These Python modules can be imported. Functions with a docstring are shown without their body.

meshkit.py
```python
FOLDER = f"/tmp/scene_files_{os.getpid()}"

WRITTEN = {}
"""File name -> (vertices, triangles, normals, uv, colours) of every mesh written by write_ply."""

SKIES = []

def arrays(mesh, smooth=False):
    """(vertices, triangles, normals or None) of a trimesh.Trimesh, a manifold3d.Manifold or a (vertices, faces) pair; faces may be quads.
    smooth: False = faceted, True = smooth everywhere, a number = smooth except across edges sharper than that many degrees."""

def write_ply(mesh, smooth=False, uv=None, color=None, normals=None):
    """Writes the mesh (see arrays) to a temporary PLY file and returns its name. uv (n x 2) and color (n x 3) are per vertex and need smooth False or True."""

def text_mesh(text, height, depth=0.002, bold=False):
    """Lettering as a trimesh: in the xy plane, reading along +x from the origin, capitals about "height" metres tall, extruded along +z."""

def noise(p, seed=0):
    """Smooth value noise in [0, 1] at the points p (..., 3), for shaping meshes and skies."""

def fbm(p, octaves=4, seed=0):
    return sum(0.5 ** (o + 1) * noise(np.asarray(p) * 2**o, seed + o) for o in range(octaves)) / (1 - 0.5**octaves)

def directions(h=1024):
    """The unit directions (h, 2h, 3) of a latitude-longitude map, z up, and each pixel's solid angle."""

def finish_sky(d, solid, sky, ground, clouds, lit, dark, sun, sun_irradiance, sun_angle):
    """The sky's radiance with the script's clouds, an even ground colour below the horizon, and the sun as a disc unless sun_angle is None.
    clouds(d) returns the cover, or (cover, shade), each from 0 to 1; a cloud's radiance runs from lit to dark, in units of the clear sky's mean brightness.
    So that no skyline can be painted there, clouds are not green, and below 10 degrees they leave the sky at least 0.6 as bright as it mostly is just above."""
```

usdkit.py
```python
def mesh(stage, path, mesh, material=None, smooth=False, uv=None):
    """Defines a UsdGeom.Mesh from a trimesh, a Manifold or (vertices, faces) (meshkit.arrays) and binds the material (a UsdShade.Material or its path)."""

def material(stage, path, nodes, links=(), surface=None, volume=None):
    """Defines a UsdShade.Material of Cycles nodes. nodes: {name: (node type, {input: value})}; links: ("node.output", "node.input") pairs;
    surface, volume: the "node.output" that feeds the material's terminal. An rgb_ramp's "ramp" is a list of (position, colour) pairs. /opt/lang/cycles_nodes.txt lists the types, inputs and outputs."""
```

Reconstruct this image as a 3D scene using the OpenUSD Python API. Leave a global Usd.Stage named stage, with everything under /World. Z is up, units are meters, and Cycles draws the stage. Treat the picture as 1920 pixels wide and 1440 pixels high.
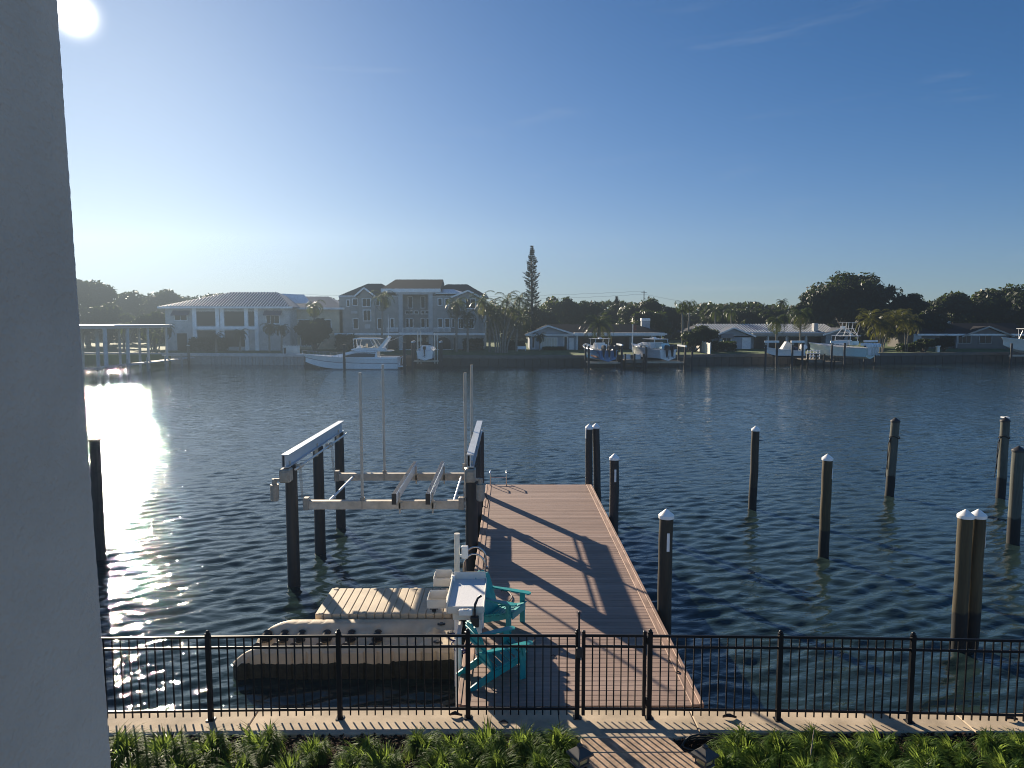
import math, random
import numpy as np, trimesh, usdkit
from meshkit import noise, fbm
from pxr import Usd, UsdGeom, UsdLux, UsdShade, Gf, Sdf

stage = Usd.Stage.CreateInMemory()
UsdGeom.SetStageUpAxis(stage, 'Z'); UsdGeom.SetStageMetersPerUnit(stage, 1.0)
UsdGeom.Xform.Define(stage, '/World')

# ------------------------------------------------------------ camera, sky, sun
EYE = np.array([0.0, 0.0, 6.7]); FPX = 1330.0; PITCH = 5.07; YAW = 0.34
cam = UsdGeom.Camera.Define(stage, '/World/camera')
cam.AddTranslateOp().Set(Gf.Vec3d(*EYE)); cam.AddRotateZOp().Set(-YAW); cam.AddRotateXOp().Set(90 - PITCH)
cam.CreateHorizontalApertureAttr(36.0); cam.CreateVerticalApertureAttr(27.0)
cam.CreateFocalLengthAttr(36.0 * FPX / 1920); cam.CreateClippingRangeAttr(Gf.Vec2f(0.05, 5000))
cam.CreateExposureAttr(0.95)

_p, _w = math.radians(PITCH), math.radians(YAW)
def ray(px, py):
    cx, cy = (px - 960) / FPX, (720 - py) / FPX
    d = np.array([cx, math.cos(_p) + cy * math.sin(_p), -math.sin(_p) + cy * math.cos(_p)])
    return np.array([d[0] * math.cos(_w) + d[1] * math.sin(_w), -d[0] * math.sin(_w) + d[1] * math.cos(_w), d[2]])
def aty(px, py, Y):
    d = ray(px, py); return EYE + d * (Y / d[1])
def atz(px, py, z):
    d = ray(px, py); return EYE + d * ((z - EYE[2]) / d[2])

HAZE = 0.0003
SUN = ray(140, 27); SUN = SUN / np.linalg.norm(SUN)
SUN_EL, SUN_ROT = math.asin(SUN[2]), math.atan2(SUN[0], SUN[1])

usdkit.material(stage, '/World/Looks/sky', {
    'sky': ('sky_texture', {'sky_type': 'single_scattering', 'sun_disc': False, 'sun_elevation': SUN_EL, 'sun_rotation': SUN_ROT,
                            'altitude': 10.0, 'air_density': 0.7, 'aerosol_density': 0.06, 'ozone_density': 4.0}),
    'tc': ('texture_coordinate', {}),
    'dot': ('vector_math', {'math_type': 'dot_product', 'vector2': tuple(SUN)}),
    'd0': ('map_range', {'from_min': math.cos(math.radians(6.5)), 'from_max': math.cos(math.radians(0.5)), 'to_min': 0.0, 'to_max': 1.0, 'clamp': True}), 'disc': ('math', {'math_type': 'power', 'value2': 60.0}),
    'l0': ('rgb_to_bw', {}), 'sat': ('map_range', {'from_min': 2.0, 'from_max': 14.0, 'to_min': 1.16, 'to_max': 0.50, 'clamp': True}),
    'hs': ('hsv', {'saturation': 1.12, 'value': 1.0}),
    'bw': ('rgb_to_bw', {}), 'q1': ('math', {'math_type': 'multiply', 'value2': 1 / 4.7}), 'q2': ('math', {'math_type': 'power', 'value2': 2.0}), 'q3': ('math', {'math_type': 'add', 'value2': 1.0}),
    'q4': ('math', {'math_type': 'inversesqrt'}), 'q5': ('vector_math', {'math_type': 'scale'}),
    'cm': ('mapping', {'scale': (2.2, 2.2, 16.0), 'rotation': (0.10, 0.0, 0.3)}), 'cn': ('noise_texture', {'scale': 1.6, 'detail': 7.0, 'roughness': 0.6, 'distortion': 0.5}),
    'cr': ('map_range', {'range_type': 'smoothstep', 'from_min': 0.57, 'from_max': 0.82, 'to_min': 0.0, 'to_max': 0.13, 'clamp': True}),
    'cl': ('mix_color', {'blend_type': 'mix', 'use_clamp': False, 'b': (5.2, 5.6, 6.0)}),
    'mx': ('mix_color', {'blend_type': 'mix', 'use_clamp': False, 'b': (36.0, 34.0, 31.5)}),
    'bg': ('background_shader', {'strength': 0.05})},
    [('tc.generated', 'dot.vector1'), ('dot.value', 'd0.value'), ('d0.result', 'disc.value1'), ('disc.value', 'mx.fac'), ('sky.color', 'l0.color'), ('l0.val', 'sat.value'), ('sat.result', 'hs.saturation'), ('sky.color', 'hs.color'), ('hs.color', 'bw.color'), ('bw.val', 'q1.value1'), ('q1.value', 'q2.value1'), ('q2.value', 'q3.value1'), ('q3.value', 'q4.value1'), ('hs.color', 'q5.vector1'), ('q4.value', 'q5.scale'),
     ('tc.generated', 'cm.vector'), ('cm.vector', 'cn.vector'), ('cn.fac', 'cr.value'), ('cr.result', 'cl.fac'), ('q5.vector', 'cl.a'), ('cl.result', 'mx.a'), ('mx.result', 'bg.color')], surface='bg.background')
dome = UsdLux.DomeLight.Define(stage, '/World/sky')
UsdShade.MaterialBindingAPI.Apply(dome.GetPrim()).Bind(UsdShade.Material.Get(stage, '/World/Looks/sky'))
dome.GetPrim().SetCustomDataByKey('kind', 'structure')
sun = UsdLux.DistantLight.Define(stage, '/World/sun')
sun.CreateIntensityAttr(1.25); sun.CreateAngleAttr(0.53); sun.CreateNormalizeAttr(True); sun.CreateColorAttr(Gf.Vec3f(1.0, 0.86, 0.68))
_zax = SUN; _xax = np.cross([0, 0, 1.0], _zax); _xax /= np.linalg.norm(_xax); _yax = np.cross(_zax, _xax)
sun.AddTransformOp().Set(Gf.Matrix4d(*_xax, 0, *_yax, 0, *_zax, 0, 0, 0, 50, 1))

# ------------------------------------------------------------ helpers
_used = {}
def numbered(parent, name):
    k = (parent, name); n = _used.get(k, 0); _used[k] = n + 1
    return name if n == 0 else f'{name}_{n:03d}'

def _topo():
    v = []
    for s in np.ndindex(2, 2, 2):
        s = np.array(s) * 2 - 1
        for a in range(3):
            q = s * 0.4; q[a] = s[a] * 0.5; v.append(q)
    v = np.array(v); h = trimesh.Trimesh(v, process=False).convex_hull
    idx = [int(np.argmin(((v - p) ** 2).sum(1))) for p in h.vertices]
    return np.array(idx)[h.faces]
S8 = np.array([np.array(s) * 2 - 1 for s in np.ndindex(2, 2, 2)])
CF = _topo()
BF = np.array([[0,1,3],[0,3,2],[4,6,7],[4,7,5],[0,4,5],[0,5,1],[2,3,7],[2,7,6],[0,2,6],[0,6,4],[1,5,7],[1,7,3]])

class MB:
    """Collects shapes into one mesh."""
    def __init__(s): s.v, s.f, s.n = [], [], 0
    def raw(s, v, f):
        v = np.asarray(v, float); s.v.append(v); s.f.append(np.asarray(f, int) + s.n); s.n += len(v); return s
    def boxm(s, size, M, c=0.0):
        size = np.asarray(size, float); h = size / 2; M = np.asarray(M, float)
        if c > 0:
            c = min(c, size.min() * 0.3); v = []
            for g in S8:
                for a in range(3):
                    q = g * (h - c); q[a] = g[a] * h[a]; v.append(q)
            v, f = np.array(v), CF
        else:
            v, f = S8 * h, BF
        return s.raw(v @ M[:3, :3].T + M[:3, 3], f)
    def box(s, x0, x1, y0, y1, z0, z1, c=0.0):
        M = np.eye(4); M[:3, 3] = [(x0 + x1) / 2, (y0 + y1) / 2, (z0 + z1) / 2]
        return s.boxm([abs(x1 - x0), abs(y1 - y0), abs(z1 - z0)], M, c)
    def beam(s, p0, p1, w, h, c=0.0, up=(0, 0, 1)):
        p0, p1 = np.asarray(p0, float), np.asarray(p1, float); d = p1 - p0; L = np.linalg.norm(d); d = d / L
        up = np.asarray(up, float)
        if abs(d @ up) > 0.99: up = np.array([1.0, 0, 0])
        y = np.cross(up, d); y /= np.linalg.norm(y); z = np.cross(d, y)
        M = np.eye(4); M[:3, 0], M[:3, 1], M[:3, 2], M[:3, 3] = d, y, z, (p0 + p1) / 2
        return s.boxm([L, w, h], M, c)
    def cyl(s, p0, p1, r0, r1=None, n=12, caps=True):
        return s.tube([p0, p1], [r0, r0 if r1 is None else r1], n, caps)
    def tube(s, pts, r, n=8, caps=True):
        pts = np.asarray(pts, float); m = len(pts); r = np.broadcast_to(np.asarray(r, float), m)
        t = np.gradient(pts, axis=0); t /= np.linalg.norm(t, axis=1, keepdims=True) + 1e-12
        u = np.cross(t[0], [0, 0, 1.0] if abs(t[0][2]) < 0.9 else [1.0, 0, 0]); u /= np.linalg.norm(u)
        a = np.arange(n) * 2 * np.pi / n; v = []
        for i in range(m):
            u = u - t[i] * (u @ t[i]); u /= np.linalg.norm(u); w = np.cross(t[i], u)
            v.append(pts[i] + r[i] * (np.cos(a)[:, None] * u + np.sin(a)[:, None] * w))
        v = np.vstack(v); f = []
        k = np.arange(n); k1 = (k + 1) % n
        for i in range(m - 1):
            A, B = i * n, (i + 1) * n
            f.append(np.stack([A + k, A + k1, B + k1], 1)); f.append(np.stack([A + k, B + k1, B + k], 1))
        if caps:
            v = np.vstack([v, pts[:1], pts[-1:]]); c0, c1 = len(v) - 2, len(v) - 1; B = (m - 1) * n
            f.append(np.stack([np.full(n, c0), k1, k], 1)); f.append(np.stack([np.full(n, c1), B + k, B + k1], 1))
        return s.raw(v, np.vstack(f))
    def hull(s, pts):
        h = trimesh.Trimesh(np.asarray(pts, float), process=False).convex_hull
        return s.raw(h.vertices, h.faces)
    def quad(s, a, b, c, d): return s.raw([a, b, c, d], [[0, 1, 2], [0, 2, 3]])
    def mesh(s, m): return s.raw(m.vertices, m.faces)
    def lathe(s, prof, c, n=16):
        """prof: (r, z) pairs, revolved about the vertical through c"""
        a = np.arange(n) * 2 * np.pi / n; c = np.asarray(c, float)
        v = np.vstack([np.stack([r * np.cos(a), r * np.sin(a), np.full(n, z)], 1) for r, z in prof]) + c
        k = np.arange(n); k1 = (k + 1) % n; f = []
        for i in range(len(prof) - 1):
            A, B = i * n, (i + 1) * n
            f.append(np.stack([A + k, A + k1, B + k1], 1)); f.append(np.stack([A + k, B + k1, B + k], 1))
        return s.raw(v, np.vstack(f))
    def get(s): return np.vstack(s.v), np.vstack(s.f)

def data(prim, label=None, cat=None, group=None, kind=None):
    for k, t in (('label', label), ('category', cat), ('group', group), ('kind', kind)):
        if t: prim.SetCustomDataByKey(k, t)

class Thing:
    """A top-level Xform at the thing's base; parts are given in world coordinates (or local ones when local=True)."""
    def __init__(s, name, label=None, cat=None, loc=(0, 0, 0), rot=0.0, local=False, group=None, kind=None):
        s.zmap = None; s.path = '/World/' + numbered('/World', name); s.loc = np.asarray(loc, float); s.local = local
        x = UsdGeom.Xform.Define(stage, s.path); x.AddTranslateOp().Set(Gf.Vec3d(*map(float, s.loc))); x.AddRotateZOp().Set(float(rot))
        s.prim = x.GetPrim(); data(s.prim, label, cat, group, kind)
    def add(s, name, mb, m, parent=None, smooth=False, label=None, kind=None):
        base = parent or s.path; path = base + '/' + numbered(base, name)
        v, f = mb.get()
        if not s.local: v = v - s.loc
        if s.zmap: D, k = s.zmap; v[:, 2] = np.where(v[:, 2] > D, D + (v[:, 2] - D) * k, v[:, 2])
        me = usdkit.mesh(stage, path, (v, f), MAT(m), smooth); data(me.GetPrim(), label, None, None, kind)
        return path

def single(name, mb, m, label=None, cat=None, group=None, kind=None, smooth=False):
    path = '/World/' + numbered('/World', name)
    me = usdkit.mesh(stage, path, mb.get(), MAT(m), smooth); data(me.GetPrim(), label, cat, group, kind); return path

def copy_of(src, name, label, cat, loc, rot, group=None, scale=1.0):
    path = '/World/' + numbered('/World', name); x = UsdGeom.Xform.Define(stage, path); p = x.GetPrim()
    p.GetReferences().AddInternalReference(src)
    x.ClearXformOpOrder()
    x.AddTranslateOp().Set(Gf.Vec3d(*map(float, loc))); x.AddRotateZOp().Set(float(rot)); x.AddScaleOp().Set(Gf.Vec3f(scale, scale, scale))
    p.SetInstanceable(True); data(p, label, cat, group); return path

# ------------------------------------------------------------ materials
_mats = {}
def MAT(m): return _mats[m]
def mat(name, col, rough=0.6, var=0.2, scale=4.0, stretch=(1, 1, 1), bump=0.0, bscale=60.0, bdist=0.01, metallic=0.0, spec=0.5, col2=None, rand=0.0, detail=6.0, lo=0.3, hi=0.7, island=False, coat=0.0):
    c = np.asarray(col, float); a = c * (1 - var); b = np.asarray(col2, float) if col2 is not None else c * (1 + var)
    nodes = {'g': ('geometry', {}), 'm': ('mapping', {'scale': stretch}), 'n': ('noise_texture', {'scale': scale, 'detail': detail, 'roughness': 0.62}),
             'r': ('rgb_ramp', {'ramp': [(lo, tuple(a)), (hi, tuple(b))]}),
             'p': ('principled_bsdf', {'roughness': rough, 'metallic': metallic, 'specular_ior_level': spec, 'coat_weight': coat})}
    links = [('g.position', 'm.vector'), ('m.vector', 'n.vector')]
    if island: links += [('g.random_per_island', 'r.fac')]
    else: links += [('n.fac', 'r.fac')]
    out = 'r.color'
    if rand:
        nodes.update({'oi': ('object_info', {}), 'mr': ('map_range', {'from_min': 0.0, 'from_max': 1.0, 'to_min': 1 - rand, 'to_max': 1 + rand}), 'hs': ('hsv', {})})
        links += [('oi.random', 'mr.value'), ('mr.result', 'hs.value'), (out, 'hs.color')]; out = 'hs.color'
    links.append((out, 'p.base_color'))
    if bump:
        nodes.update({'bn': ('noise_texture', {'scale': bscale, 'detail': 5.0}), 'b': ('bump', {'strength': bump, 'distance': bdist})})
        links += [('m.vector', 'bn.vector'), ('bn.fac', 'b.height'), ('b.normal', 'p.normal')]
    _mats[name] = usdkit.material(stage, '/World/Looks/' + name, nodes, links, surface='p.BSDF')

def leafmat(name, a, b, trans=0.35, rough=0.5, tcol=None, spec=0.3):
    tc = tcol or tuple(np.clip(np.asarray(b) * np.array([1.5, 1.6, 0.7]), 0, 1))
    _mats[name] = usdkit.material(stage, '/World/Looks/' + name, {
        'g': ('geometry', {}), 'r': ('rgb_ramp', {'ramp': [(0.0, a), (0.7, b), (1.0, tuple(np.asarray(b) * 1.25))]}),
        'p': ('principled_bsdf', {'roughness': rough, 'specular_ior_level': spec}), 't': ('translucent_bsdf', {'color': tc}), 'x': ('mix_closure', {'fac': trans})},
        [('g.random_per_island', 'r.fac'), ('r.color', 'p.base_color'), ('p.BSDF', 'x.closure1'), ('t.BSDF', 'x.closure2')], surface='x.closure')

def glassmat(name, col, rough=0.05, spec=0.6):
    _mats[name] = usdkit.material(stage, '/World/Looks/' + name, {'p': ('principled_bsdf', {'base_color': col, 'roughness': rough, 'specular_ior_level': spec})}, [], surface='p.BSDF')

mat('stucco', (0.72, 0.545, 0.42), 0.9, 0.16, 1.1, bump=0.9, bscale=70, bdist=0.008)
mat('concrete', (0.48, 0.385, 0.27), 0.85, 0.34, 1.6, bump=0.3, bscale=90, bdist=0.004)
mat('wet_concrete', (0.16, 0.15, 0.13), 0.7, 0.4, 1.5, bump=0.3, bscale=20, bdist=0.02)
mat('stamped', (0.42, 0.29, 0.19), 0.8, 0.35, 6.0, bump=0.5, bscale=30, bdist=0.006, lo=0.35, hi=0.65)
mat('soil', (0.05, 0.034, 0.025), 0.95, spec=0.05, var=0.4, scale=9.0, bump=0.8, bscale=30, bdist=0.03)
mat('mulch', (0.075, 0.045, 0.032), 0.85, 0.6, 3.0, island=True, lo=0.0, hi=1.0, col2=(0.20, 0.135, 0.105), spec=0.08)
for k, c in enumerate(((0.30, 0.208, 0.165), (0.345, 0.245, 0.198), (0.265, 0.18, 0.14), (0.315, 0.215, 0.168))):
    mat(f'deck_plank_{k+1}', c, 0.62, 0.34, 5.0, (0.30, 6.0, 6.0), bump=0.35, bscale=14, bdist=0.004, lo=0.25, hi=0.8)
mat('edge_board', (0.33, 0.215, 0.16), 0.7, 0.45, 4.0, (5, 0.5, 5), bump=0.4, bscale=10, bdist=0.004)
mat('dark_timber', (0.05, 0.043, 0.036), 0.8, 0.5, 2.0, (5, 5, 0.5), bump=0.5, bscale=9, bdist=0.01)
mat('black_wrap', (0.018, 0.018, 0.02), 0.55, 0.4, 2.0, (4, 4, 0.4), bump=0.3, bscale=9, bdist=0.008)
mat('aluminium', (0.62, 0.61, 0.58), 0.42, 0.12, 3.0, metallic=0.75)
mat('old_aluminium', (0.50, 0.44, 0.36), 0.55, 0.22, 5.0, metallic=0.35)
mat('bright_aluminium', (0.52, 0.56, 0.60), 0.42, 0.08, 3.0, metallic=0.7)
mat('steel', (0.62, 0.62, 0.62), 0.22, 0.05, 3.0, metallic=1.0)
mat('motor_grey', (0.30, 0.27, 0.23), 0.5, 0.25, 12.0, metallic=0.3)
mat('black_metal', (0.006, 0.006, 0.007), 0.42, 0.3, 8.0, spec=0.25)
mat('black_plastic', (0.016, 0.016, 0.018), 0.45, 0.3, 8.0)
mat('white_plastic', (0.80, 0.79, 0.75), 0.4, 0.05, 6.0)
mat('cream_plastic', (0.70, 0.66, 0.57), 0.45, 0.06, 6.0)
mat('cap_white', (0.78, 0.78, 0.77), 0.45, 0.06, 6.0)
mat('cap_black', (0.02, 0.02, 0.022), 0.5, 0.2, 6.0)
mat('beige_float', (0.58, 0.47, 0.32), 0.6, 0.16, 2.5, bump=0.15, bscale=120, bdist=0.002)
mat('algae', (0.022, 0.024, 0.016), 0.8, 0.5, 12.0, bump=0.8, bscale=25, bdist=0.02)
mat('teal', (0.008, 0.30, 0.30), 0.42, 0.12, 6.0)
mat('blue_hose', (0.008, 0.012, 0.10), 0.35, 0.2, 6.0)
mat('rubber_hose', (0.012, 0.014, 0.012), 0.5, 0.2, 6.0)
mat('rope_black', (0.02, 0.02, 0.02), 0.9, 0.3, 40.0)
mat('lamp_shade', (0.045, 0.045, 0.043), 0.45, 0.15, 12.0)
mat('lamp_glass', (0.55, 0.38, 0.16), 0.3, 0.15, 8.0)
mat('dry_leaf', (0.05, 0.03, 0.02), 0.8, 0.4, 20.0)
mat('twig', (0.25, 0.19, 0.13), 0.8, 0.2, 20.0)
leafmat('liriope', (0.07, 0.125, 0.028), (0.18, 0.26, 0.06), 0.5, 0.5, (0.36, 0.50, 0.09), 0.12)
leafmat('liriope_yellow', (0.05, 0.075, 0.015), (0.16, 0.17, 0.035), 0.3, 0.4, (0.22, 0.25, 0.04))
mat('pole_tan', (0.46, 0.41, 0.34), 0.5, 0.15, 4.0)

def pilingmat(name, top, rough=0.8):
    """weathered timber, dark and wet below the tide line (z 0.75)"""
    t = np.asarray(top, float)
    _mats[name] = usdkit.material(stage, '/World/Looks/' + name, {
        'g': ('geometry', {}), 'm': ('mapping', {'scale': (5, 5, 0.45)}), 'n': ('noise_texture', {'scale': 2.2, 'detail': 7.0, 'roughness': 0.7}),
        'r': ('rgb_ramp', {'ramp': [(0.28, tuple(t * 0.45)), (0.5, tuple(t)), (0.75, tuple(t * 1.5))]}),
        's': ('separate_xyz', {}), 'n2': ('noise_texture', {'scale': 6.0, 'detail': 4.0}), 'a': ('math', {'math_type': 'multiply_add', 'value2': 0.22}),
        'w': ('map_range', {'range_type': 'smoothstep', 'from_min': 0.86, 'from_max': 0.94, 'to_min': 0.0, 'to_max': 1.0, 'clamp': True}),
        'x': ('mix_color', {'blend_type': 'mix', 'a': (0.009, 0.009, 0.008)}), 'b': ('bump', {'strength': 0.6, 'distance': 0.012}),
        'p': ('principled_bsdf', {'roughness': rough})},
        [('g.position', 'm.vector'), ('m.vector', 'n.vector'), ('n.fac', 'r.fac'), ('g.position', 's.vector'), ('g.position', 'n2.vector'), ('n2.fac', 'a.value1'), ('s.z', 'a.value3'),
         ('a.value', 'w.value'), ('w.result', 'x.fac'), ('r.color', 'x.b'), ('x.result', 'p.base_color'), ('n.fac', 'b.height'), ('b.normal', 'p.normal')], surface='p.BSDF')
pilingmat('piling_wood', (0.06, 0.047, 0.023))
pilingmat('piling_dark', (0.035, 0.029, 0.02))
pilingmat('piling_grey', (0.075, 0.08, 0.066))
# far shore
for n, c, r in (('wall_white', (0.42, 0.42, 0.41), .8), ('wall_grey', (0.30, 0.29, 0.265), .8), ('roof_slate', (0.07, 0.075, 0.085), .9), ('wall_tan', (0.50, 0.42, 0.30), .8), ('wall_bluegrey', (0.30, 0.33, 0.36), .8), ('wall_dark', (0.13, 0.12, 0.11), .8),
                ('trim_white', (0.74, 0.74, 0.73), .6), ('roof_dark', (0.030, 0.029, 0.032), .9), ('roof_brown', (0.04, 0.034, 0.034), .9), ('fence_white', (0.62, 0.60, 0.55), .7), ('block_grey', (0.13, 0.12, 0.105), .85), ('block_dark', (0.075, 0.07, 0.06), .85),
                ('wood_grey', (0.16, 0.14, 0.115), .8), ('brick_red', (0.2, 0.08, 0.05), .8), ('cushion', (0.6, 0.55, 0.45), .8)):
    mat(n, c, r, 0.12, 1.2, bump=0.15, bscale=8, bdist=0.02, spec=0.08 if 'roof' in n else 0.3)
mat('roof_metal', (0.15, 0.16, 0.18), 0.5, 0.1, 0.8, metallic=0.4)
mat('roof_metal_pale', (0.50, 0.53, 0.56), 0.38, 0.08, 0.8, metallic=0.4)
mat('roof_rib', (0.52, 0.54, 0.57), 0.4, 0.08, 0.8, metallic=0.5)
mat('lawn', (0.055, 0.095, 0.02), 0.9, 0.45, 0.5, col2=(0.10, 0.16, 0.03), bump=0.6, bscale=6, bdist=0.05)
mat('earth', (0.06, 0.065, 0.03), 0.95, 0.4, 0.4, bump=0.4, bscale=4, bdist=0.05)
mat('bark', (0.09, 0.075, 0.06), 0.9, 0.35, 3.0, bump=0.6, bscale=8, bdist=0.03)
mat('palm_bark', (0.20, 0.17, 0.135), 0.9, 0.3, 3.0, (1, 1, 4), bump=0.5, bscale=8, bdist=0.03)
glassmat('window_glass', (0.015, 0.018, 0.02), 0.06, 0.25)
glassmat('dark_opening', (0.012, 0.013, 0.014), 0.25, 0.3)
glassmat('boat_glass', (0.01, 0.012, 0.016), 0.05)
mat('gelcoat', (0.78, 0.78, 0.77), 0.22, 0.04, 2.0, coat=0.3)
mat('gelcoat_blue', (0.06, 0.20, 0.42), 0.22, 0.06, 2.0, coat=0.3)
mat('gelcoat_aqua', (0.52, 0.66, 0.63), 0.22, 0.05, 2.0, coat=0.3)
mat('gelcoat_cream', (0.66, 0.62, 0.54), 0.25, 0.05, 2.0, coat=0.3)
mat('antifoul', (0.02, 0.025, 0.04), 0.6, 0.3, 2.0)
mat('navy_stripe', (0.012, 0.016, 0.05), 0.3, 0.1, 2.0)
mat('canvas_navy', (0.03, 0.04, 0.08), 0.9, 0.2, 2.0)
leafmat('oak_leaf', (0.012, 0.022, 0.008), (0.045, 0.062, 0.022), 0.22)
leafmat('oak_leaf_light', (0.022, 0.036, 0.012), (0.065, 0.085, 0.03), 0.25)
leafmat('palm_leaf', (0.02, 0.036, 0.012), (0.07, 0.092, 0.03), 0.3, 0.35)
leafmat('palm_leaf_yellow', (0.05, 0.06, 0.015), (0.16, 0.15, 0.04), 0.35, 0.4)
leafmat('pine_leaf', (0.008, 0.016, 0.009), (0.025, 0.035, 0.016), 0.12)
leafmat('hedge_leaf', (0.012, 0.024, 0.008), (0.045, 0.07, 0.02), 0.2)
# ------------------------------------------------------------ water
CAP = 1.1
def water():
    rs = np.random.RandomState(3)
    ys = [9.76]
    while ys[-1] < 118: ys.append(ys[-1] * (1.0026 if ys[-1] < 62 else 1.007))
    ys = np.array(ys); us = np.linspace(-1, 1, 540)
    Y, U = np.meshgrid(ys, us, indexing='ij'); X = U * (0.86 * Y + 8) + (np.abs(U) > .999) * np.sign(U) * 60
    Z = np.zeros_like(X); gap = np.maximum(np.gradient(ys)[:, None], (0.86 * Y + 8) / 270)
    for i in range(90):
        lam = 0.22 * (0.85 / 0.22) ** rs.rand(); th = math.radians(118 if rs.rand() < .62 else 76) + rs.randn() * 0.30; k = 2 * np.pi / lam
        amp = 0.0225 / k; ph = k * (X * math.cos(th) + Y * math.sin(th)) + rs.rand() * 6.28
        Z += amp * np.clip(lam / gap / 3.5 - 0.6, 0, 1) * (np.sin(ph) + 0.22 * np.sin(2 * ph + 1.5))
    Z *= 0.30 + 1.4 * fbm(np.stack([X * .11, Y * .2, X * 0], -1), 3, 5)
    n = len(us); i, j = np.meshgrid(np.arange(len(ys) - 1), np.arange(n - 1), indexing='ij'); a = (i * n + j).ravel()
    f = np.vstack([np.stack([a, a + 1, a + n + 1], 1), np.stack([a, a + n + 1, a + n], 1)])
    mb = MB().raw(np.stack([X, Y, Z], -1).reshape(-1, 3), f)
    _mats['water'] = usdkit.material(stage, '/World/Looks/water', {
        'g': ('geometry', {}), 'm': ('mapping', {'scale': (1.0, 2.1, 1.0), 'rotation': (0, 0, -0.24)}), 'n1': ('noise_texture', {'scale': 1.7, 'detail': 2.0, 'roughness': 0.5, 'distortion': 0.3}),
        'n2': ('noise_texture', {'scale': 7.5, 'detail': 3.0, 'roughness': 0.5}), 'sy': ('separate_xyz', {}), 'my': ('map_range', {'from_min': 16.0, 'from_max': 55.0, 'to_min': 0.45, 'to_max': 1.0, 'clamp': True}), 'np': ('noise_texture', {'scale': 0.55, 'detail': 3.0}), 'mp': ('map_range', {'from_min': 0.35, 'from_max': 0.65, 'to_min': 0.15, 'to_max': 1.9}), 'mm': ('math', {'math_type': 'multiply'}), 'b1': ('bump', {'distance': 0.05}), 'b2': ('bump', {'strength': 1.0, 'distance': 0.007}),
        'n3': ('noise_texture', {'scale': 0.12, 'detail': 2.0}), 'r': ('rgb_ramp', {'ramp': [(0.35, (0.016, 0.032, 0.033)), (0.65, (0.024, 0.042, 0.039))]}),
        'p': ('principled_bsdf', {'roughness': 0.02, 'ior': 1.44})},
        [('g.position', 'sy.vector'), ('sy.y', 'my.value'), ('my.result', 'mm.value1'), ('m.vector', 'np.vector'), ('np.fac', 'mp.value'), ('mp.result', 'mm.value2'), ('mm.value', 'b1.strength'), ('g.position', 'm.vector'), ('m.vector', 'n1.vector'), ('m.vector', 'n2.vector'), ('g.position', 'n3.vector'), ('n3.fac', 'r.fac'), ('r.color', 'p.base_color'),
         ('n1.fac', 'b1.height'), ('n2.fac', 'b2.height'), ('b1.normal', 'b2.normal'), ('b2.normal', 'p.normal')], surface='p.BSDF')
    single('water', mb, 'water', 'rippled dark teal water of the canal', 'water', kind='structure', smooth=True)
water()

# ------------------------------------------------------------ near bank: sea wall, cap slabs, bed, path
posts_px = [(395, 1350), (638, 1346), (878, 1343), (1082, 1346), (1217, 1348), (1459, 1350), (1705, 1354)]
post_xy = [atz(x, y, CAP) for x, y in posts_px]
step = post_xy[1] - post_xy[0]
post_xy = [post_xy[0] - step] + post_xy + [post_xy[-1] + (post_xy[-1] - post_xy[-2])]
PX = np.array([p[0] for p in post_xy]); PY = np.polyval(np.polyfit(PX, [p[1] for p in post_xy], 2), PX)

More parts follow.
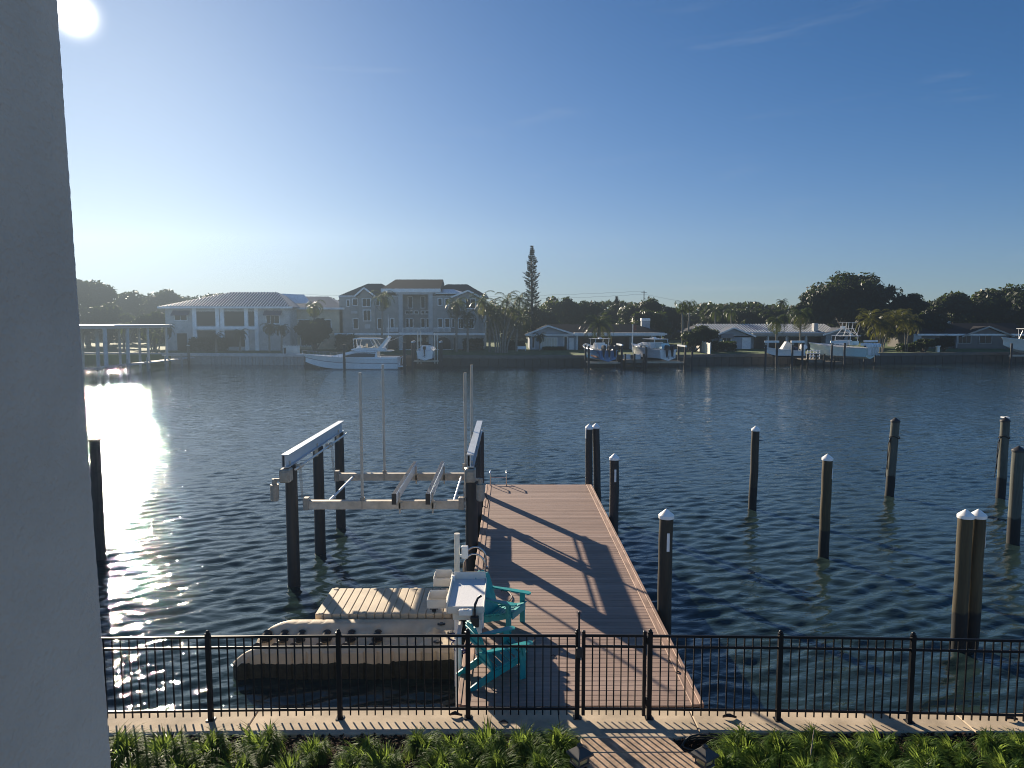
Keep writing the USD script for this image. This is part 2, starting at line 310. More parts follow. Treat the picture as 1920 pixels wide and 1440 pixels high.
t = Thing('seawall', 'concrete sea wall with pale cap slabs under the black fence', 'sea wall', (0, 9.5, 0), kind='structure')
edges = [-9.0, -3.6, 0.72, 2.62, 6.4, 13.0]
for a, b in zip(edges[:-1], edges[1:]):
    ya, yb = (np.interp(q, PX, PY) for q in (a, b)); g = 0.006
    near = 9.12 if (a, b) == (0.72, 2.62) else 9.22
    mb = MB(); mb.hull([(x, y, z) for x, ye in ((a + g, ya), (b - g, yb)) for y in (near, ye + 0.27) for z in (CAP - 0.28, CAP - 0.012)] +
                       [(x, y, CAP) for x, ye in ((a + g + .012, ya), (b - g - .012, yb)) for y in (near + .012, ye + 0.258)])
    t.add('cap_slab', mb, 'concrete')
mb = MB()
for a, b in zip(edges[:-1], edges[1:]): mb.box(a, b, 9.221, min(np.interp(a, PX, PY), np.interp(b, PX, PY)) + 0.2, -1.5, CAP - 0.281)
t.add('wall_face', mb, 'wet_concrete')
single('ground', MB().box(-14, 14, -6, 9.2, 0.5, 1.05), 'soil', 'brown soil of the planting bed behind the sea wall', 'ground', kind='structure')
# stamped concrete path
t = Thing('path', 'stamped tan concrete path that leads to the gate', 'path', (1.6, 8.5, 1.0), kind='structure')
def slab(pts, z0, z1, c=0.012):
    q = np.array(pts); ctr = q.mean(0)
    return MB().hull([(x, y, z) for x, y in q for z in (z0, z1 - c)] + [(*(p + (ctr - p) / np.linalg.norm(ctr - p) * c * 1.4), z1) for p in q])
t.add('slab', slab([(0.97, 9.115), (2.20, 9.115), (2.31, 8.80), (0.99, 8.80)], 0.9, 1.092), 'stamped')
t.add('slab', slab([(0.99, 8.794), (2.42, 8.794), (2.55, 8.35), (1.0, 8.35)], 0.9, 1.085), 'stamped')
t.add('slab', slab([(1.0, 8.344), (2.56, 8.344), (2.8, 7.5), (1.0, 7.5)], 0.9, 1.087), 'stamped')
# mulch
rs = np.random.RandomState(11); mb = MB(); base = np.array([[-1, -.5, 0], [1, -.6, 0], [.9, .5, .1], [-.8, .6, 0], [0, 0, .5]], float)
bf = [[0, 1, 4], [1, 2, 4], [2, 3, 4], [3, 0, 4]]
k = 0
while k < 7500:
    x, y = rs.uniform(-6.5, 8.5), rs.uniform(8.2, 9.25)
    if 0.93 < x < 2.25 + (9.1 - y) * .4: continue
    s = 0.014 + 0.03 * rs.rand() ** 1.5; a = rs.rand() * 6.28; R = trimesh.transformations.euler_matrix(rs.randn() * .5, rs.randn() * .5, a)[:3, :3]
    mb.raw((base * rs.uniform(.6, 1.2, (5, 3)) * s) @ R.T + [x, y, 1.05 + rs.rand() * .02 + .012], bf); k += 1
single('mulch', mb, 'mulch', 'brown bark and stone mulch of the planting bed', 'mulch', kind='stuff')

# ------------------------------------------------------------ column beside the balcony
e0, e1 = aty(105, 0, 1.67), aty(207, 1440, 1.67)
def column():
    dz = (e1 - e0) / (e1[2] - e0[2]); zs = np.linspace(3.2, 9.2, 700)
    prof = [(0.0, -0.75), (0.0, -0.035), (-0.006, -0.014), (-0.018, -0.003), (-0.04, 0.0), (-0.62, 0.0), (-0.62, -0.75)]  # (x, y) about the edge
    rows = []
    for z in zs:
        p = e0 + dz * (z - e0[2]); rows.append([(p[0] + a + .004, 1.69 + b, z) for a, b in prof])
    v = np.array(rows); v[..., 0] += (fbm(v * [40, 40, 60], 3, 2) - .5) * 0.003; v[..., 1] += (fbm(v * [30, 30, 55] + 7, 4, 4) - .5) * 0.005
    n = len(prof); f = []
    for i in range(len(zs) - 1):
        for j in range(n):
            a, b = i * n + j, i * n + (j + 1) % n; f += [[a, b, b + n], [a, b + n, a + n]]
    single('column', MB().raw(v.reshape(-1, 3), f), 'stucco', 'tall grey stucco column rising beside the camera on the balcony', 'column', smooth=40)
column()

# ------------------------------------------------------------ fence and gate
def fence_run(t, idx, skip_first_post=False):
    for q, i in enumerate(idx):
        x, y = PX[i], PY[i]
        p = t.add('post', MB().box(x - .032, x + .032, y - .032, y + .032, CAP - .0, CAP + 1.245, .004), 'black_metal')
        t.add('post_cap', MB().lathe([(.040, CAP + 1.24), (.042, CAP + 1.262), (.026, CAP + 1.27), (.03, CAP + 1.285), (.018, CAP + 1.302), (.001, CAP + 1.306)], (x, y, 0), 10), 'black_metal', parent=p, smooth=50)
        t.add('foot_plate', MB().box(x - .055, x + .055, y - .055, y + .055, CAP + .001, CAP + .012), 'black_metal', parent=p)
    for i0, i1 in zip(idx[:-1], idx[1:]): fence_panel(t, PX[i0], PY[i0], PX[i1], PY[i1])
def fence_panel(t, x0, y0, x1, y1, n=None, trim=.032, spacing=0.1165):
    d = np.array([x1 - x0, y1 - y0]); L = np.hypot(*d); d /= L
    at = lambda s, z: (x0 + d[0] * s, y0 + d[1] * s, z)
    for z in (CAP + 1.205, CAP + 1.05, CAP + .135): t.add('rail', MB().beam(at(trim, z), at(L - trim, z), .028, .034, .003), 'black_metal')
    n = n or int(round((L - 2 * trim) / spacing)); 
    for k in range(1, n):
        s = trim + (L - 2 * trim) * k / n
        t.add('picket', MB().box(at(s, 0)[0] - .0085, at(s, 0)[0] + .0085, at(s, 0)[1] - .0085, at(s, 0)[1] + .0085, CAP + .045, CAP + 1.189), 'black_metal')
t = Thing('metal_fence', 'black metal picket fence between the stucco column and the gate', 'fence', (PX[2], PY[2], CAP))
fence_run(t, [0, 1, 2, 3, 4])
t = Thing('metal_fence', 'black metal picket fence running from the gate past the double white-capped pilings', 'fence', (PX[6], PY[6], CAP))
fence_run(t, [5, 6, 7, 8])
g = Thing('gate', 'black metal picket gate closed across the dock entrance', 'gate', (PX[4], PY[4], CAP))
gx0, gx1, gy0, gy1 = PX[4] + .085, PX[5] - .075, PY[4] + .004, PY[5] + .004
for x, y in ((gx0, gy0), (gx1, gy1)): g.add('stile', MB().box(x - .024, x + .024, y - .024, y + .024, CAP + .04, CAP + 1.275, .004), 'black_metal')
fence_panel(g, gx0, gy0, gx1, gy1, n=8, trim=.024)
p = g.add('latch', MB().cyl((PX[4] + .012, PY[4] - .05, CAP + .95), (PX[4] + .012, PY[4] - .05, CAP + 1.53), .014, n=10).box(PX[4] - .02, PX[4] + .07, PY[4] - .08, PY[4] - .034, CAP + .92, CAP + 1.06, .006), 'black_plastic')
g.add('knob', MB().lathe([(.014, CAP + 1.531), (.019, CAP + 1.54), (.019, CAP + 1.565), (.008, CAP + 1.575), (.001, CAP + 1.576)], (PX[4] + .012, PY[4] - .05, 0), 10), 'black_plastic', parent=p, smooth=50)
for z in (CAP + .2, CAP + 1.1): g.add('hinge', MB().box(PX[5] - .05, PX[5] - .033, PY[5] - .03, PY[5] + .03, z, z + .1, .004).cyl((PX[5] - .042, PY[5] - .036, z), (PX[5] - .042, PY[5] - .036, z + .1), .012, n=8), 'black_metal')

# ------------------------------------------------------------ dock
DX0, DX1, DY0, DY1 = -0.72, 2.84, 9.90, 23.95
d = Thing('wooden_dock', 'long brown plank dock running out from the gate over the canal', 'dock', (1.06, 9.9, CAP))
rs = np.random.RandomState(5); n = 97; pitch = (DY1 - DY0) / n
for k in range(n):
    y = DY0 + pitch * k; dz = rs.randn() * .0012
    d.add('plank', MB().box(DX0 + .035 + rs.rand() * .004, DX1 - .035 - rs.rand() * .004, y + .004, y + pitch - .004, CAP - .03 + dz, CAP + dz - .002, .004), f'deck_plank_{1 + rs.randint(4)}')
for x0, x1 in ((DX0 - .03, DX0 + .032), (DX1 - .032, DX1 + .03)):
    ys = np.linspace(DY0, DY1, 5)
    for a, b in zip(ys[:-1], ys[1:]): d.add('edge_board', MB().box(x0, x1, a + .002, b - .002, CAP - .26, CAP + .028, .006), 'edge_board')
for x0, x1 in ((DX0 + .034, DX0 + .15), (DX1 - .15, DX1 - .034)):
    ys = np.linspace(DY0, DY1, 5)
    for a, b in zip(ys[:-1], ys[1:]): d.add('edge_trim', MB().box(x0, x1, a + .002, b - .002, CAP - .001, CAP + .016, .005), 'edge_board')
d.add('end_board', MB().box(DX0, DX1, DY1 + .002, DY1 + .045, CAP - .26, CAP - .004, .004), 'edge_board')
for x in (-.5, .4, 1.3, 2.2, 2.7): d.add('joist', MB().box(x - .04, x + .04, DY0, DY1, CAP - .27, CAP - .034), 'dark_timber')
for y in (10.6, 13.6, 16.6, 19.8, 23.2):
    for x in (-.45, 2.55): d.add('dock_piling', MB().cyl((x, y, -2), (x, y, CAP - .28), .14, n=12), 'piling_dark', smooth=40)

# ------------------------------------------------------------ pilings
def piling(x, y, top, r, wood, cap, label, group=None, lean=(0, 0), plate=None, cone=.13, flat=False, rope=False, name='mooring_piling'):
    t = Thing(name, label, 'piling', (x, y, 0), group=group); rs = np.random.RandomState(int(abs(x * 100 + y * 10)))
    zs = np.linspace(-1.6, top - cone, 10)
    pts = [(x + lean[0] * z / 3 + rs.randn() * .006, y + lean[1] * z / 3, z) for z in zs]
    t.add('pole', MB().tube(pts, np.linspace(r * 1.06, r * .97, 10), 16), wood, smooth=40)
    cx, cy = x + lean[0] * (top - .1) / 3, y + lean[1] * (top - .1) / 3
    if flat: t.add('cap', MB().box(cx - r * 1.25, cx + r * 1.25, cy - r * 1.2, cy + r * 1.2, top - cone, top - cone + .05, .01), cap)
    else: t.add('cap', MB().lathe([(r * 1.08, top - cone - .05), (r * 1.09, top - cone + .005), (r * 1.04, top - cone + .02), (.012, top), (.0005, top + .003)], (cx, cy, 0), 20), cap, smooth=35)
    if plate is not None:
        dx, dz, h = plate; a = dx; px, py = cx + math.sin(a) * (r + .004), cy - math.cos(a) * (r + .004)
        M = np.eye(4); M[:3, :3] = trimesh.transformations.rotation_matrix(a, [0, 0, 1])[:3, :3]; M[:3, 3] = (px, py, top - dz)
        t.add('marker_plate', MB().boxm((.055, .012, h), M, .003), 'cap_white')
    if rope:
        ring = [(cx + (r + .02) * math.cos(a), cy + (r + .02) * math.sin(a), top - .75 + .05 * math.sin(a * 2)) for a in np.linspace(0, 2 * np.pi, 17)]
        t.add('rope', MB().tube(ring, .018, 6).tube([(cx - r - .02, cy - .05, top - .75), (cx - r - .10, cy - .06, top - 1.0), (cx - r - .11, cy - .05, top - 1.5), (cx - r - .09, cy - .05, top - 2.0)], .015, 6)
              .tube([(cx - r - .02, cy - .02, top - .72), (cx - r - .05, cy - .05, top - 1.2), (cx - r - .13, cy - .06, top - 1.9), (cx - r - .16, cy - .06, top - 2.3)], .013, 6), 'rope_black', smooth=True)
    return t
piling(2.80, 24.16, 3.18, .125, 'black_wrap', 'cap_white', 'upright black piling with white cone cap at the far corner of the dock', plate=(-1.2, .35, .3))
piling(3.15, 24.35, 3.18, .125, 'black_wrap', 'cap_white', 'leaning black piling with white cone cap, beside the upright one at the dock corner', lean=(-.09, 0))
piling(3.05, 20.0, 2.93, .135, 'black_wrap', 'cap_white', 'black piling with white cap and marker strip midway along the dock edge', plate=(.05, .62, .36))
piling(3.06, 13.4, 3.09, .138, 'piling_dark', 'cap_white', 'nearest dark piling with white cap and marker strip beside the dock', plate=(.1, .62, .36))
piling(8.75, 24.85, 3.0, .14, 'piling_dark', 'cap_white', 'lone white-capped brown piling standing in the water nearest the dock', lean=(.05, .03))
piling(9.02, 19.7, 2.97, .14, 'piling_wood', 'cap_white', 'tan white-capped piling with white plate, standing alone in open water', plate=(.9, .55, .3))
piling(14.72, 26.8, 3.03, .16, 'piling_grey', 'cap_black', 'black-capped piling with a black mooring rope tied round it', rope=True, lean=(.1, 0))
piling(18.75, 26.4, 3.1, .16, 'piling_grey', 'cap_black', 'black-capped grey piling with a hooked bracket in front of a thin pole', rope=True)
piling(20.45, 28.8, 2.75, .10, 'piling_dark', 'cap_white', 'thin pole with flat white top behind a black-capped piling', flat=True, cone=.02)
piling(15.3, 20.9, 2.98, .17, 'piling_grey', 'cap_black', 'thick black-capped piling at the photo edge, nearer than the other black-capped ones')
piling(9.22, 13.94, 2.93, .142, 'piling_wood', 'cap_white', 'left one of two touching white-capped pilings behind the fence')
piling(9.53, 14.02, 2.91, .142, 'piling_wood', 'cap_white', 'right one of two touching white-capped pilings, white plate on its side', plate=(1.35, .62, .34))
piling(-11.45, 19.5, 3.45, .15, 'black_wrap', 'wood_grey' , 'dark piling with flat square top half hidden by the stucco column', flat=True, cone=.05)

# ------------------------------------------------------------ boat lift beside the dock
t = Thing('boat_lift', 'aluminium boat lift with raised empty cradle beside the dock', 'boat lift', (-3.1, 19.5, 0))
LX, RX = -5.45, -0.92
for x in (LX, RX):
    for y in (17.6, 20.15, 22.7):
        r = .155
        p = t.add('piling', MB().tube([(x, y, z) for z in np.linspace(-1.6, 3.12, 8)], np.linspace(r * 1.05, r * .95, 8), 16), 'black_wrap', smooth=40)
        s = 1 if x < -3 else -1
        t.add('bracket', MB().box(x - .05, x + .05, y - r - .02, y - r - .002, 2.86, 3.24, .004), 'old_aluminium', parent=p)
    p = t.add('top_beam', MB().box(x - .09, x + .09, 17.15, 23.05, 3.125, 3.145).box(x - .09, x + .09, 17.15, 23.05, 3.425, 3.45).box(x - .012, x + .012, 17.15, 23.05, 3.145, 3.425).box(x - .088, x - .07, 17.152, 23.048, 3.146, 3.424), 'bright_aluminium')
    sx = x + (.2 if x < -3 else -.13)
    t.add('drive_shaft', MB().cyl((sx, 17.3, 3.05), (sx, 22.9, 3.05), .03, n=10), 'aluminium', parent=p, smooth=40)
    for y in (17.75, 20.75): t.add('winder', MB().cyl((sx, y - .14, 3.05), (sx, y + .14, 3.05), .06, n=12).box(sx - .09, sx + .02, y - .2, y - .17, 2.97, 3.13), 'old_aluminium', parent=p, smooth=40)
    gb = t.add('gear_box', MB().box(x - .13, x + .13, 17.04, 17.36, 2.76, 3.1, .03).box(x - .09, x + .09, 17.01, 17.04, 2.82, 3.04, .01), 'motor_grey')
    mx = x - .26 if x < -3 else x + .25
    t.add('motor', MB().cyl((mx, 17.1, 2.35), (mx, 17.1, 2.72), .105, n=14).cyl((mx, 17.1, 2.72), (mx, 17.1, 2.86), .06, n=12).beam((mx, 17.1, 2.84), (x, 17.1, 2.84), .06, .06).cyl((mx, 17.1, 2.31), (mx, 17.1, 2.35), .085, n=14), 'motor_grey', parent=gb, smooth=40)
    cab = [(mx + .1, 17.1, 2.5), (mx + .2, 17.08, 2.3), (mx + .16, 17.1, 2.12), (mx + .02, 17.1, 2.2), (mx + .05, 17.12, 2.4)]
    if x > -3: t.add('cable', MB().tube(cab, .014, 6), 'black_plastic', parent=gb, smooth=True)
for y in (17.6, 20.82):
    b = t.add('cradle_beam', MB().box(LX + .32, RX - .18, y - .075, y + .075, 1.98, 1.995).box(LX + .32, RX - .18, y - .075, y + .075, 2.175, 2.19).box(LX + .33, RX - .19, y - .015, y + .002, 1.995, 2.175)
              .box(LX + .32, RX - .18, y - .074, y - .06, 1.996, 2.174), 'old_aluminium')
    for x in (LX + .32, RX - .30): t.add('end_shoe', MB().box(x - .02, x + .12, y - .1, y + .1, 1.96, 2.27, .01), 'motor_grey', parent=b)
    for gx in (-3.67, -1.06):
        t.add('seam_plate', MB().box(gx - .012, gx + .012, y - .083, y - .076, 1.975, 2.195), 'motor_grey', parent=b)
        g2 = t.add('guide_pole', MB().tube([(gx, y, 2.19), (gx, y, 5.42)], .037, 12), 'pole_tan', smooth=40)
        t.add('socket', MB().cyl((gx, y, 2.185), (gx, y, 2.27), .065, n=12), 'motor_grey', parent=g2, smooth=40)
    for x in (LX + .24, RX - .22):
        sx = LX + .2 if x < -3 else RX - .13
        for q in range(3): t.add('cable', MB().cyl((sx + (q - 1) * .03, y + .1, 3.05), (x + .03 + (q - 1) * .02, y, 2.25), .006, n=5), 'motor_grey')
for x in (-4.58, -1.38): t.add('tie_tube', MB().cyl((x, 17.66, 2.1), (x, 20.76, 2.1), .033, n=10), 'bright_aluminium', smooth=40)
for x, z0 in ((-2.80, 2.46), (-1.97, 2.46)):
    b = t.add('bunk', MB().box(x - .055, x + .055, 17.15, 21.2, z0 - .26, z0 - .0, .01), 'bright_aluminium')
    for q in range(3): t.add('bunk_ridge', MB().box(x - .045 + q * .034, x - .029 + q * .034, 17.16, 21.19, z0 + .001, z0 + .014), 'black_plastic', parent=b)
    t.add('end_cap', MB().box(x - .056, x + .056, 17.13, 17.149, z0 - .26, z0 + .012), 'black_plastic', parent=b)
    for y in (17.6, 20.82): t.add('bunk_bracket', MB().box(x + .06, x + .10, y - .1, y - .076, 1.88, z0 - .05).box(x + .06, x + .16, y - .1, y - .085, 2.0, 2.15), 'old_aluminium', parent=b)

# ------------------------------------------------------------ ladders
def hoop(x0, x1, y, z0, z1, zend):
    pts = [(x0, y, zend)] + [((x0 + x1) / 2 - (x1 - x0) / 2 * math.cos(a), y, z0 + (z1 - z0) * math.sin(a)) for a in np.linspace(0, np.pi, 15)] + [(x1, y, CAP)]
    return MB().tube(pts, .022, 10)
t = Thing('dock_ladder', 'steel swim ladder with two curved handrails beside the back chair', 'ladder', (-.8, 15.4, CAP))
for y in (15.25, 15.75):
    p = t.add('handrail', hoop(-.98, -.50, y, 1.3, 1.58, -.6), 'steel', smooth=True)
    t.add('flange', MB().cyl((-.50, y, CAP + .001), (-.50, y, CAP + .03), .045, n=12), 'steel', parent=p, smooth=40)
for z in (-.3, .05, .4, .75): t.add('rung', MB().box(-1.03, -.93, 15.27, 15.73, z, z + .03, .008), 'steel')
t = Thing('dock_ladder', 'small steel ladder with square handrails at the far end of the dock', 'ladder', (-.3, 24.0, CAP))
for x in (-.6, -.05):
    t.add('handrail', MB().tube([(x, 23.8, CAP), (x, 23.8, CAP + .42), (x, 23.85, CAP + .46), (x, 24.15, CAP + .46), (x, 24.2, CAP + .42), (x, 24.2, -.5)], .022, 8), 'steel', smooth=True)
t.add('crossbar', MB().cyl((-.6, 24.2, CAP + .2), (-.05, 24.2, CAP + .2), .018, n=8), 'steel', smooth=True)
for z in (-.2, .15, .5, .85): t.add('rung', MB().box(-.6, -.05, 24.17, 24.25, z, z + .03, .008), 'steel')
# ------------------------------------------------------------ fish cleaning table
t = Thing('fish_cleaning_table', 'white plastic fish cleaning table standing over the dock edge', 'table', (-.72, 12.1, CAP))
TZ = 1.96; x0, x1, y0, y1 = -1.0, -.41, 11.42, 12.72
mat('cutting_board', (0.80, 0.80, 0.80), 0.45, 0.05, 30.0, bump=0.7, bscale=45, bdist=0.006)
top = t.add('tabletop', MB().box(x0, x1, y0, y1, TZ - .04, TZ, .008), 'cutting_board')
t.add('back_wall', MB().box(x0, x1, y1 + .001, y1 + .025, TZ - .06, TZ + .13, .008), 'cream_plastic')
t.add('front_wall', MB().box(x0, x1 - .001, y0 - .026, y0 - .001, TZ - .10, TZ + .025, .006), 'cream_plastic')
t.add('side_wall', MB().box(x0 - .024, x0 - .001, y0 - .02, y1 + .02, TZ - .08, TZ + .09, .006), 'cream_plastic')
t.add('side_rail', MB().box(x1 + .001, x1 + .018, y0 - .02, y1 + .02, TZ - .08, TZ + .02, .005), 'cream_plastic')
t.add('apron', MB().box(x0 + .08, x1 - .02, y0 + .04, y1 - .05, TZ - .24, TZ - .041, .01), 'cream_plastic')
t.add('hinge_block', MB().box(x0 - .03, x0 + .03, y1 - .13, y1 - .05, TZ + .0, TZ + .10, .01), 'white_plastic')
for a, b, s in ((12.62, 13.02, 0), (11.62, 12.0, 0)):   # bait trays hung on the water side
    w = .013; X0, X1 = -1.37, -1.035
    tr = t.add('bait_tray', MB().box(X0, X1, a, b, TZ - .10, TZ - .088).box(X0, X0 + w, a, b, TZ - .087, TZ + .045, .004).box(X1 - w, X1, a, b, TZ - .087, TZ + .045, .004)
               .box(X0 + w, X1 - w, a, a + w, TZ - .087, TZ + .045, .004).box(X0 + w, X1 - w, b - w, b, TZ - .087, TZ + .075, .004), 'cream_plastic')
for cx, cy in ((-.70, y0 - .085), (-.62, y1 + .10)):
    h = t.add('cup_holder', MB().box(cx - .11, cx + .11, cy - .055, cy + .07, TZ - .09, TZ + .005, .012).lathe([(.045, .006), (.052, .012), (.040, .012), (.038, .006)], (cx, cy, TZ), 16), 'white_plastic')
    t.add('cup_well', MB().cyl((cx, cy, TZ + .0055), (cx, cy, TZ + .0075), .038, n=16), 'motor_grey', parent=h)
t.add('leg', MB().box(-.55, -.44, 11.5, 11.62, CAP, TZ - .242, .01), 'white_plastic')
t.add('leg', MB().box(-.55, -.44, 12.52, 12.64, CAP, TZ - .242, .01), 'white_plastic')
t.add('leg', MB().box(-.98, -.90, 12.5, 12.6, -.9, TZ - .242, .01), 'white_plastic')
t.add('leg', MB().tube([(-.80, 11.06, -1.2), (-.80, 11.06, 1.62)], .05, 14).beam((-.80, 11.06, 1.6), (-.80, 11.6, 1.6), .06, .08), 'white_plastic', smooth=40)
t = Thing('spray_nozzle', 'black hose nozzle standing at the corner of the fish cleaning table', 'nozzle', (-.5, 11.4, TZ - .2))
t.add('nozzle', MB().tube([(-.55, 11.36, TZ - .0), (-.54, 11.38, TZ + .07), (-.50, 11.44, TZ + .15), (-.44, 11.46, TZ + .19)], [.016, .024, .02, .024], 10), 'black_plastic', smooth=True)
t.add('holder', MB().box(-.62, -.48, 11.30, 11.39, TZ - .30, TZ - .12, .012).cyl((-.55, 11.36, TZ - .12), (-.55, 11.36, TZ - .01), .02), 'black_plastic')
pts = []
for k in range(15 * 10 + 1):
    a = k * 2 * np.pi / 15; s = k / 150
    pts.append((-.93 + .42 * s + .055 * math.cos(a), 11.18 + .02 * s + .055 * math.sin(a), 1.62 - .30 * math.sin(min(1, s * 1.25) * np.pi) * 1.0 - .06 * s))
single('coil_hose', MB().tube(pts, .0115, 6), 'blue_hose', 'dark blue coiled hose hanging below the fish cleaning table', 'hose', smooth=True)
t = Thing('power_pedestal', 'pale plastic pipe with a small white electric box beside the ladder', 'pedestal', (-.95, 13.9, 0))
t.add('pipe', MB().tube([(-1.02, 13.9, -1.0), (-1.02, 13.9, 2.42)], .055, 14), 'cream_plastic', smooth=40)
t.add('pipe_cap', MB().cyl((-1.02, 13.9, 2.421), (-1.02, 13.9, 2.46), .06, n=14), 'cream_plastic', smooth=40)
t.add('electric_box', MB().box(-.93, -.80, 13.86, 13.96, 1.95, 2.20, .012).box(-.965, -.93, 13.88, 13.92, 1.98, 2.03), 'white_plastic')
rs = np.random.RandomState(8); pts = [(-.15 + .16 * math.cos(a) * (1 + .1 * math.sin(2.3 * a)) + .002 * i, 13.95 + .34 * math.sin(a), CAP + .013 + .0005 * i) for i, a in enumerate(np.linspace(2.6, 8.3, 40))]
single('garden_hose', MB().tube([(-.62, 13.5, CAP + .35), (-.5, 13.75, CAP + .15), (-.42, 13.95, CAP + .02)] + pts, .013, 6), 'rubber_hose', 'thin brown hose looped on the dock boards behind the back chair', 'hose', smooth=True)

# ------------------------------------------------------------ adirondack chairs
def chair(label, x, y, rot):
    t = Thing('garden_chair', label, 'chair', (x, y, CAP), rot, local=True, group='teal slatted chairs on the dock')
    W = .27
    for s in (-1, 1):
        t.add('leg', MB().box(-.05, .05, s * (W + .018) - .014, s * (W + .018) + .014, 0, .555, .004), 'teal')
        prof = [(.07, .40), (.07, .30), (-.80, 0.0), (-.88, 0.0), (-.90, .05), (-.45, .27)]
        t.add('rear_leg', MB().hull([(a, s * (W - .014) + e, b) for a, b in prof for e in (-.0135, .0135)]), 'teal')
        arm = [(.14, -.045), (.17, .0), (.15, .06), (.08, .085), (-.30, .06), (-.70, .015), (-.74, -.035), (-.30, -.045)]
        t.add('armrest', MB().hull([(a, s * (W + .02 + b), z) for a, b in arm for z in (.557, .582)]), 'teal')
        t.add('arm_bracket', MB().hull([(a, s * (W + .045) + e, b) for a, b in ((.03, .553), (-.03, .553), (.03, .50), (-.005, .38), (.02, .38)) for e in (-.011, .011)]), 'teal')
    for k in range(6):
        u = k / 5; px, pz = .055 - .50 * u, .405 - .17 * u - .02 * math.sin(u * 3)
        M = trimesh.transformations.rotation_matrix(-.33, [0, 1, 0]); M[:3, 3] = (px, 0, pz)
        t.add('seat_slat', MB().boxm((.088, 2 * W + .03, .02), M, .005), 'teal')
    t.add('front_apron', MB().box(.052, .074, -W - .001, W + .001, .27, .385, .004), 'teal')
    lean = np.array([-math.sin(.36), 0, math.cos(.36)]); nrm = np.array([math.cos(.36), 0, math.sin(.36)])
    for k in range(5):
        s = k - 2; H = .84 - .028 * s * s
        bw, tw = .093, .118; o = np.array([-.47, 0, .17])
        pts = []
        for e in (-.010, .010):
            for h, c, wd in ((0, s * .096, bw), (H * .93, s * .120, tw), (H, s * .120, tw * .55)):
                for q in (-1, 1): pts.append(o + nrm * e + lean * h + np.array([0, c + q * wd / 2, 0]))
        t.add('back_slat', MB().hull(pts), 'teal')
    for h, wid, e in ((.10, 2 * W, .023), (.40, 2 * W + .16, .023), (.66, .52, .021)):
        c = np.array([-.47, 0, .17]) + lean * h - nrm * e
        t.add('back_rail', MB().beam(c - [0, wid / 2, 0], c + [0, wid / 2, 0], .024, .075, .004, up=lean), 'teal')
    return t
chair('teal slatted garden chair facing the dock centre, next to the fish cleaning table', .14, 12.55, -26.6)
chair('teal slatted garden chair nearest the fence, turned away towards the water', .10, 10.95, 27.0)

